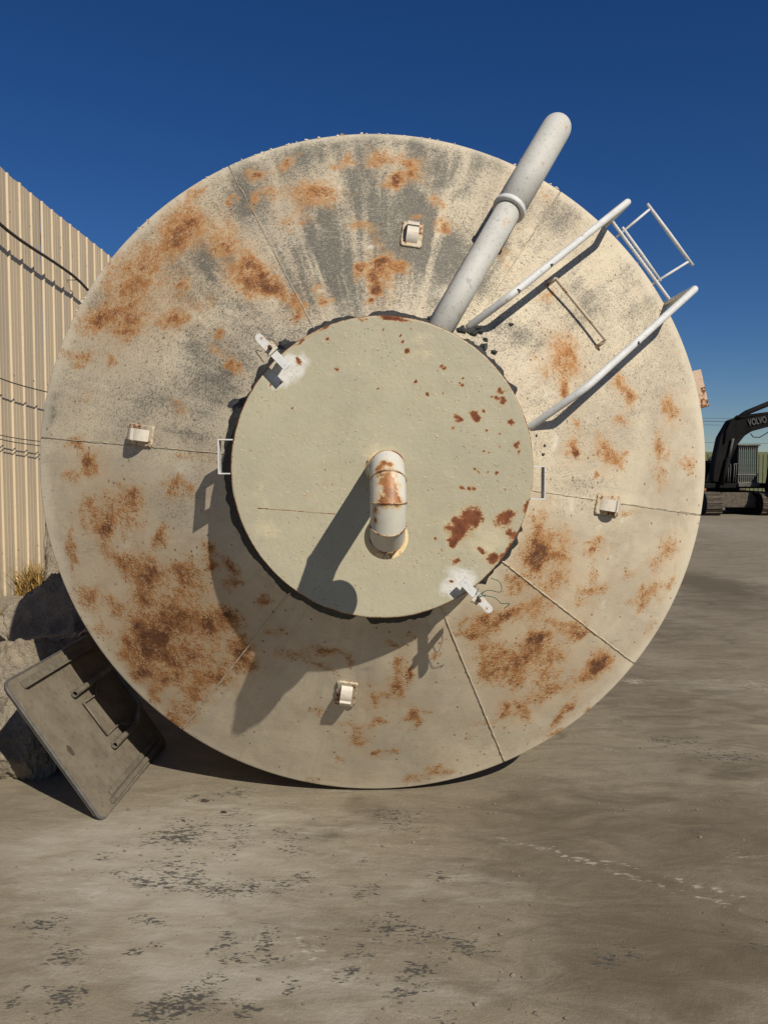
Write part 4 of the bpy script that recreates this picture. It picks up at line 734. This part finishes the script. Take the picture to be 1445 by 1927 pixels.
# folded tube leg running into the shade
MB().tube([(.80, .583, .026)]+arc((.80, .583, .026), (.97, .583, .05), (1.08, .68, .14), 5, .05)+[(1.08, .70, .16)], .017, 12).build('tube_leg', M_PBAR, PN)
MB().tube([(.84, .226, .026), (.97, .30, .05), (.97, .55, .05)], .015, 12).build('tube_leg', M_PBAR, PN)
for a, b_ in (((.49, .516, .012), (.50, .297, .012)), ((.50, .297, .012), (.79, .293, .012)), ((.49, .516, .012), (.76, .506, .012)), ((.70, .293, .012), (.76, .245, .03)), ((.66, .508, .012), (.72, .565, .03))):
    MB().tube([a, Vector(a).lerp(Vector(b_), .5), b_], .0055, 8).build('rod', M_PBAR, PN)
MB().blob((.125, .365, -.003), (.020, .034, .0025), 5, 2, .2).build('dark_spot', M_SCRAP, PN)  # flattened dark spot on the panel face

# ------------------------------------------------------------------ rubble at left
from mathutils import noise as mn
def boulder(name, c, r, seed, label, rot=(0, 0, 0), box=.55, sub=6):
    bm = bmesh.new(); bmesh.ops.create_icosphere(bm, subdivisions=sub, radius=1)
    cuts = []
    rr = random.Random(seed)
    for i in range(17):
        d = Vector((rr.gauss(0, 1), rr.gauss(0, 1), rr.gauss(0, 1))).normalized(); cuts.append((d, rr.uniform(.60, .84)))
    for v in bm.verts:
        d = v.co.normalized(); k = 1.0
        mx = max(abs(d.x), abs(d.y), abs(d.z)); k = (1-box)+box/mx*.82
        p = d*k
        for cd, cl in cuts:
            s = p.dot(cd)
            if s > cl: p -= cd*(s-cl)*.98
        p *= 1+.07*mn.fractal(d*1.9+Vector((seed, 0, 0)), .8, 2.1, 6)+.05*mn.fractal(d*7+Vector((seed, 3, 0)), .55, 2.1, 6)-.05*abs(mn.noise(d*4.3+Vector((seed, 9, 1))))
        v.co = Vector((p.x*r[0], p.y*r[1], p.z*r[2]))
    for f in bm.faces: f.smooth = True
    me = bpy.data.meshes.new(name); bm.to_mesh(me); bm.free()
    o = link(name, me, M_ROCK); o.location = c; o.rotation_euler = rot
    bpy.context.view_layer.update()
    return tag(o, label, 'boulder', 'broken concrete rubble by the wall')
boulder('concrete_boulder', (-2.28, 4.98, .30), (.46, .56, .50), 3, 'pale sunlit concrete boulder behind the upper edge of the leaning panel', (0, 0, .3))
boulder('concrete_boulder', (-2.10, 4.38, .17), (.26, .30, .30), 11, 'small dark boulder tucked under the leaning panel', (0, .1, .8))
bo = boulder('concrete_boulder', (-2.55, 6.15, .36), (.66, .62, .62), 23, 'large brown boulder in the tank shadow with a rebar hook sticking out', (.05, .1, .5))
boulder('concrete_boulder', (-2.22, 3.93, .19), (.20, .22, .34), 31, 'rough boulder cut off by the left edge of the picture', (0, 0, .2))
boulder('concrete_block', (-3.02, 7.3, .82), (.25, .4, .98), 43, 'tall grey upright concrete block between wall and tank', (0, .03, .2), box=.85)
hk = MB().tube([Vector((-.02, -.70, .10)), Vector((-.02, -.74, .20)), Vector((.02, -.76, .25)), Vector((.08, -.77, .23)), Vector((.11, -.77, .16))], .014, 8).build('rebar_hook', M_RUSTPL, bo)

# ------------------------------------------------------------------ corrugated wall
WX, WY0, WH = -4.985, 3.0, 5.71
WALL = empty('corrugated_wall', (WX, WY0, 0), (0, 0, .011)); tag(WALL, 'tall cream ribbed metal wall running back along the left side', 'wall')
def siding_mesh(wid=1.08):
    prof = [(0, 0)]
    for k in range(3):
        y = k*wid/3
        prof += [(y+.028, 0), (y+.044, .022), (y+.074, .022), (y+.090, 0), (y+.170, 0), (y+.180, .003), (y+.200, .003), (y+.210, 0), (y+.262, 0), (y+.272, .003), (y+.292, .003), (y+.302, 0)]
    prof.append((wid-.0015, 0)); V = []; zs = [0, .02, 1.4, 2.8, 4.2, WH]
    for (y, x) in prof:
        for z in zs: V.append((x, y, z))
    return V, grid_faces(len(prof), len(zs)), len(zs)
V0, F0, nz = siding_mesh()
for i in range(22):
    V = [(x+.008*mn.noise(Vector((y*1.5+i*.7, z*.6, 3.1))), y, z+(random.Random(i).uniform(-.012, .012) if z > 5 else 0)+(.012*mn.noise(Vector((y*6+i*5.3, 0, 1))) if z > 5 else 0)) for x, y, z in V0]
    me = me_np('wall_panel', V, F0[:, ::-1], smooth=False)
    o = link('wall_panel', me, M_SIDING, WALL); o.location = (random.Random(i+50).uniform(0, .004), i*1.08, 0)
# framing behind the sheets so that the wall has depth
for z in (.6, 3.0, 5.2): MB().box((-.08, 11.9, z), (.12, 23.8, .10)).build('girt', M_EXGREY, WALL)
b = MB()
for i in range(22):
    for z in (.62, 3.02, 5.22):
        for y in (.12, .42, .73): b.blob((.006, i*1.08+y, z), (.007, .009, .009), 1, 1, 0)
o = b.build('screws', M_EXGREY, WALL); o['kind'] = 'stuff'
def cable(name, z0, z1, r, off, label, sag=.05, n=60):
    pts = []
    y0, y1 = 4.0, 25.0
    for i in range(n+1):
        t = i/n; y = y0+(y1-y0)*t; seg = (y % 4.2)/4.2
        z = z0+(z1-z0)*((y-10.2)/3.1)-sag*math.sin(math.pi*seg)+.012*math.sin(y*2.3)
        pts.append((WX+off-.011*(y-WY0)+.012*math.sin(y*1.7), y, z))
    o = MB().tube(pts, r, 8).build(name, M_CABLE)
    br = None
    for k in range(0, 5):
        y = 4.2*(k+1); z = z0+(z1-z0)*((y-10.2)/3.1)+.012*math.sin(y*2.3)
        if br is None: br = MB().box((0, 0, 0), (off, .014, .010)).build('cable_bracket', M_EXGREY, o); ob = br
        else: ob = link('cable_bracket', br.data, None, o)
        ob.location = (WX-.011*(y-WY0)+off*.5, y, z-r-.004)
    return tag(o, label, 'cable', 'cables strung along the wall')
cable('wall_cable', 4.97, 4.76, .022, .16, 'thick dark cable strung high along the cream wall', .10)
cable('wall_cable', 2.925, 2.79, .008, .16, 'thin dark cable at mid height on the cream wall', .03)
cable('wall_cable', 2.195, 2.045, .006, .12, 'upper of the two lowest thin wires on the wall', .02)
cable('wall_cable', 2.140, 1.965, .006, .12, 'lower of the two lowest thin wires on the wall', .02)
# dry weeds at the wall foot
def weeds(c, hgt, n, spread, label, seed):
    rr = random.Random(seed); V = []; Fq = []
    for i in range(n):
        a = rr.uniform(0, 6.28); bx = c[0]+max(-1.4, min(1.4, rr.gauss(0, 1)))*spread; by = c[1]+max(-1.4, min(1.4, rr.gauss(0, 1)))*spread*1.4; h_ = hgt*rr.uniform(.35, 1)
        lean = rr.uniform(.1, .7); wd = rr.uniform(.006, .018); px, py = math.cos(a), math.sin(a); s = len(V)
        for k in range(4):
            t = k/3; cx = bx+px*lean*h_*t*t; cy = by+py*lean*h_*t*t; cz = c[2]+h_*(t-.35*lean*t*t)
            ww = wd*(1-t*.85); V += [(cx-py*ww, cy+px*ww, cz), (cx+py*ww, cy-px*ww, cz)]
            if k: Fq.append((s+2*k-2, s+2*k-1, s+2*k+1, s+2*k))
    o = link('dry_weed', me_np('dry_weed', V, Fq, False), M_STRAW); tag(o, label, 'weed', 'dry weeds at the foot of the wall')
weeds((-4.05, 9.0, .22), .50, 460, .11, 'tall clump of dry straw weeds between the wall and the upright block', 1)
weeds((-3.78, 7.6, .06), .36, 420, .15, 'low clump of dry straw weeds at the foot of the wall, farther left', 2)
# bank of rubble and soil along the wall foot
o = MB().blob((-4.0, 8.2, -.10), (.80, 2.2, .40), 6, 4, .25, 1.6).build('soil_bank', M_ROCK, smooth=True); o['kind'] = 'structure'

# ------------------------------------------------------------------ loose stones
pb = MB(); rr = random.Random(5)
for i in range(1500):
    if i < 900: x = rr.uniform(-2.2, 3.5); y = 2.0+rr.random()**1.4*5
    else: x = rr.uniform(-1.6, .6); y = rr.uniform(2.2, 4.4)
    s = .0018+.007*rr.random()**6
    if abs(x) < 1.4 and y > 4.0: continue
    pb.blob((x, y, float(ground_h(np.array(x), np.array(y)))-.004+s*.3), (s*1.3, s, s*.7), i % 17, 1, .4)
o = pb.build('gravel', M_GRIT); tag(o, 'small stones and grit scattered over the packed dirt', None, None, 'stuff'); o['category'] = 'gravel'
for i, (x, y, s, lb) in enumerate([(-.93, 3.93, .011, 'small dark stone lying nearest the foot of the panel'), (-.80, 3.80, .009, 'small dark stone on the dirt between the panel and the tank'), (-.98, 3.70, .008, 'tiny dark stone in front of the leaning panel')]):
    o = MB().blob((0, 0, 0), (s*1.6, s, s*.7), i+3, 2, .7, 1.6).build('stone', M_SCRAP, smooth=False); o.location = (x, y, s*.3); tag(o, lb, 'stone', 'dark stones on the dirt')

# ------------------------------------------------------------------ excavator in the distance
EX = empty('excavator', (13.7, 30.0, 0)); tag(EX, 'black tracked excavator with barred cab parked far off at right', 'excavator')
def track(x):
    L, Hh, Wd = 4.1, .86, .60; n = 46; pts = []; r = Hh/2
    per = 2*(L-Hh)+math.pi*Hh
    T = empty('track'); T.parent = EX; T.location = (x, 1.2, 0); T.rotation_euler = (0, 0, R_(-4))
    b = MB(); poly = []
    for i in range(13): a = R_(90+180*i/12); poly.append((-Wd*.42, -(L/2-r)+(r-.05)*math.cos(a), r+(r-.05)*math.sin(a)))
    for i in range(13): a = R_(-90+180*i/12); poly.append((-Wd*.42, (L/2-r)+(r-.05)*math.cos(a), r+(r-.05)*math.sin(a)))
    b.prism(poly, (Wd*.84, 0, 0)); b.build('track_belt', M_EXC, T)
    sm = None
    for k in range(n):
        s = per*k/n; fl = L-Hh
        if s < fl: y = -fl/2+s; z = Hh; ang = 0
        elif s < fl+math.pi*r: a = (s-fl)/r; y = fl/2+r*math.sin(a); z = r+r*math.cos(a); ang = -a
        elif s < 2*fl+math.pi*r: y = fl/2-(s-fl-math.pi*r); z = 0.0; ang = math.pi
        else: a = (s-2*fl-math.pi*r)/r; y = -fl/2-r*math.sin(a); z = r-r*math.cos(a); ang = math.pi-a
        if sm is None:
            bb = MB(); bb.box((0, 0, -.02), (Wd, per/n*.86, .03)); bb.box((0, -.02, .005), (Wd, .028, .045)); t0 = bb.build('track_shoe', M_EXDUST, T); sm = t0.data; o = t0
        else: o = link('track_shoe', sm, None, T)
        o.location = (0, y, z); o.rotation_euler = (ang, 0, 0)
track(-1.06); track(1.06)
b = MB(); b.prism([(-.80, 0, .28), (.80, 0, .28), (.86, 0, .55), (.55, 0, .86), (-.55, 0, .86), (-.86, 0, .55)], (0, 2.6, 0), .03); b.build('undercarriage', M_EXDUST, EX)
MB().lathe([(.01, .84), (.62, .84), (.62, 1.02), (.01, 1.02)], 32, Matrix.Translation((0, 1.3, 0))).build('turntable', M_EXC, EX)
b = MB(); b.box((.05, 1.7, 1.12), (2.55, 3.0, .20), bev=.04); b.build('deck', M_EXC, EX)
b = MB(); b.box((-.75, 2.2, 1.62), (.95, 1.9, .80), bev=.06); b.box((.0, 2.9, 1.65), (2.4, 1.0, .95), bev=.12); b.build('engine_housing', M_EXC, EX)
# cab
CB = link('cab', MB().box((.50, .98, 1.95), (.80, 1.35, 1.46), bev=.05).build('tmp', None).data, M_EXC, EX); bpy.data.objects.remove(bpy.data.objects['tmp'])
MB().box((.50, .300, 1.98), (.66, .012, 1.10), bev=.004).build('windscreen', M_GLASS, CB)
MB().box((.905, .95, 2.02), (.012, 1.0, .95), bev=.004).build('side_window', M_GLASS, CB)
gs = MB().box((0, 0, 0), (.024, .024, 1.44), bev=.004).build('guard_bar', M_BAR, CB); gs.location = (.14, .235, 1.94)
for k in range(1, 10):
    o = link('guard_bar', gs.data, None, CB); o.location = (.14+.08*k, .235, 1.94)
for z in (2.67, 2.62, 1.56, 1.25): MB().box((.50, .245, z), (.78, .05, .03)).build('guard_rail', M_BAR, CB)
MB().box((.50, .50, 2.70), (.86, .72, .06), bev=.015).build('roof_guard', M_EXDUST, CB)
MB().box((.50, .25, 1.15), (.82, .3, .14), bev=.02).build('step_plate', M_EXGREY, CB)
# boom
sec = [(-.72, 1.25, .34), (-.62, 1.75, .52), (-.50, 2.25, .60), (-.32, 2.85, .74), (-.02, 3.36, .84), (.40, 3.55, .68), (1.0, 3.67, .58), (1.9, 3.76, .50), (3.2, 4.02, .40)]
def boom_mesh():
    bm = bmesh.new(); rings = []
    for i, (x, z, d) in enumerate(sec):
        a = sec[max(0, i-1)]; c = sec[min(len(sec)-1, i+1)]; tx, tz = c[0]-a[0], c[1]-a[1]; l = math.hypot(tx, tz); nx, nz = -tz/l, tx/l
        yy = .35-.42*max(0, x+.3)*.5; w2 = .22
        rings.append([bm.verts.new((x+s*nx*d/2, yy+t*w2, z+s*nz*d/2)) for s, t in ((1, -1), (1, 1), (-1, 1), (-1, -1))])
    for a, c in zip(rings[:-1], rings[1:]):
        for k in range(4): bm.faces.new((a[k], a[(k+1) % 4], c[(k+1) % 4], c[k]))
    bm.faces.new(rings[0]); bm.faces.new(rings[-1][::-1]); bmesh.ops.recalc_face_normals(bm, faces=bm.faces)
    bmesh.ops.bevel(bm, geom=list(bm.edges), offset=.025, segments=2, affect='EDGES')
    me = bpy.data.meshes.new('boom'); bm.to_mesh(me); bm.free(); return me
BM = link('boom', boom_mesh(), M_EXC, EX)
tcu = bpy.data.curves.new('lettering', 'FONT'); tcu.body = 'VOLVO'; tcu.size = .37; tcu.extrude = .006; tcu.offset = .008; tcu.space_character = 1.06
to = bpy.data.objects.new('lettering_tmp', tcu); COL.objects.link(to); bpy.context.view_layer.update()
tm = bpy.data.meshes.new_from_object(to.evaluated_get(bpy.context.evaluated_depsgraph_get())); bpy.data.objects.remove(to)
lt = link('lettering', tm, M_LETTER, BM); xs = [v.co.x for v in tm.vertices]; wd = max(xs)-min(xs)
lt.location = (.36, -.035-.012, 3.44); lt.scale = (.66/wd, .95, 1); lt.rotation_euler = (R_(90), R_(-11), R_(-12))
MB().tube([(-.20, .25, 3.55), (.35, .2, 3.95), (1.5, -.05, 4.45)], .10, 14).build('arm_cylinder', M_EXC, EX)
MB().tube([(1.4, -.03, 4.40), (2.8, -.3, 4.75)], .05, 10).build('cylinder_rod', M_EXGREY, EX)
for y in (.02, .62):
    MB().tube([(-.60, y, 1.15), (-.36, y, 2.2)], .085, 12).build('boom_cylinder', M_EXC, EX); MB().tube([(-.36, y, 2.2), (-.20, y, 2.95)], .045, 10).build('cylinder_rod', M_EXGREY, EX)
for k, xx in enumerate((-.28, -.20, -.06, .02)):
    MB().tube([(xx-.12*(1 if k < 2 else -1), .30, 1.98), (xx, .22, 1.96), (xx, .18, 1.80), (xx-.03, .18, 1.25)], .022, 8).build('hose', M_EXGREY, EX)
MB().tube([(-.52, .08, 2.75), (-.46, .04, 3.25), (-.30, .02, 3.62), (-.10, .0, 3.82), (.10, .0, 3.78), (.25, .0, 3.74)], .03, 8).build('hose', M_EXC, EX)
MB().tube([(-.10, .03, 3.70), (.3, -.02, 3.80), (1.0, -.12, 3.90), (1.9, -.3, 4.06)], .03, 8).build('hose', M_EXC, EX)
MB().tube([(.42, -.06, 3.14), (.52, -.09, 3.00), (.75, -.12, 2.99), (1.0, -.16, 3.15), (1.25, -.2, 3.36)], .018, 6).build('hose', M_EXC, EX)
# arm and bucket reaching back down
b = MB(); b.prism([(3.15, -.75, 4.55), (3.5, -.75, 4.2), (2.2, -.75, 1.3), (1.85, -.75, 1.5)], (0, .35, 0), .03); b.build('arm', M_EXC, EX)
b = MB(); b.prism([(1.20, -1.2, .50), (1.02, -1.2, 1.0), (1.15, -1.2, 1.9), (1.40, -1.2, 2.42), (2.1, -1.2, 1.6), (2.3, -1.2, .9), (1.7, -1.2, .42)], (0, 1.2, 0), .05); b.build('bucket', M_EXC, EX)
for k in range(4): MB().box((1.08, -1.05+.30*k, .52), (.10, .12, .26), bev=.02).build('bucket_tooth', M_EXGREY, EX)

# ------------------------------------------------------------------ things farther back
b = MB(); CT = empty('shipping_container', (19.6, 46.5, 0)); tag(CT, 'dull green container box behind the excavator', 'container')
b = MB(); b.box((0, 0, 1.55), (6.0, 2.4, 2.5), bev=.03)
b.build('container_body', M_LIME, CT)
rb = None
for k in range(24):
    if rb is None: rb = MB().box((0, 0, 0), (.12, .05, 2.2), bev=.01).build('container_rib', M_LIME, CT); o = rb
    else: o = link('container_rib', rb.data, None, CT)
    o.location = (-2.85+k*.248, -1.215, 1.55)
for x in (-2.8, 2.8): MB().box((x, 0, .15), (.3, 2.3, .3)).build('container_foot', M_EXC, CT)
OB = empty('scrap_bin', (15.05, 35.6, 0)); tag(OB, 'small orange bin just past the tank rim, left of the excavator', 'bin')
b = MB(); b.prism([(-.5, 0, .5), (.5, 0, .5), (.62, 0, 1.45), (-.62, 0, 1.45)], (0, 1.2, 0), .03); b.build('bin_body', M_ORANGE, OB)
for x in (-.4, .4): MB().box((x, .6, .25), (.12, 1.1, .5), bev=.01).build('skid', M_EXC, OB)
def mound(c, r, seed, label):
    o = MB().blob((0, 0, 0), r, seed, 4, .45, 2.6).build('scrap_mound', M_SCRAP, smooth=False); o.location = c; tag(o, label, 'scrap heap', 'far scrap heaps')
mound((18.0, 42.0, .1), (1.5, 1.2, 2.1), 3, 'dark scrap heap seen under the excavator boom')
mound((25.5, 47.0, .2), (3.5, 1.6, 2.0), 8, 'dark scrap heap beyond the cab at the right edge')
# overhead lines between two poles
def pole(x, y, h_, label):
    P = empty('utility_pole', (x, y, 0)); tag(P, label, 'pole', 'utility poles')
    MB().tube([(0, 0, 0), (0, 0, h_*.5), (0, 0, h_)], [.16, .14, .11], 12).build('pole_shaft', M_WOOD, P)
    for z in (h_-.5, h_-2.4): MB().box((0, 0, z), (.12, 1.8, .12)).build('crossarm', M_WOOD, P)
pole(-2, 80, 9.2, 'wooden utility pole standing behind the tank'); pole(88, 86, 9.2, 'wooden utility pole beyond the right edge')
def wire(dy, z0, z1, sag, label, r=.022):
    pts = []
    for i in range(41):
        t = i/40; pts.append((-2+90*t, 80+6*t+dy, z0+(z1-z0)*t-sag*4*t*(1-t)))
    tag(MB().tube(pts, r, 6).build('overhead_wire', M_CABLE), label, 'wire', 'overhead wires across the sky at right')
wire(.8, 8.8, 8.8, 1.55, 'highest of the three close overhead wires right of the tank', .018)
wire(0, 8.8, 8.8, 1.95, 'middle of the three close overhead wires right of the tank', .026)
wire(-.8, 8.8, 8.8, 2.40, 'lowest of the three close overhead wires right of the tank', .016)
wire(.4, 6.9, 6.9, 2.30, 'single low overhead wire just above the green container', .016)
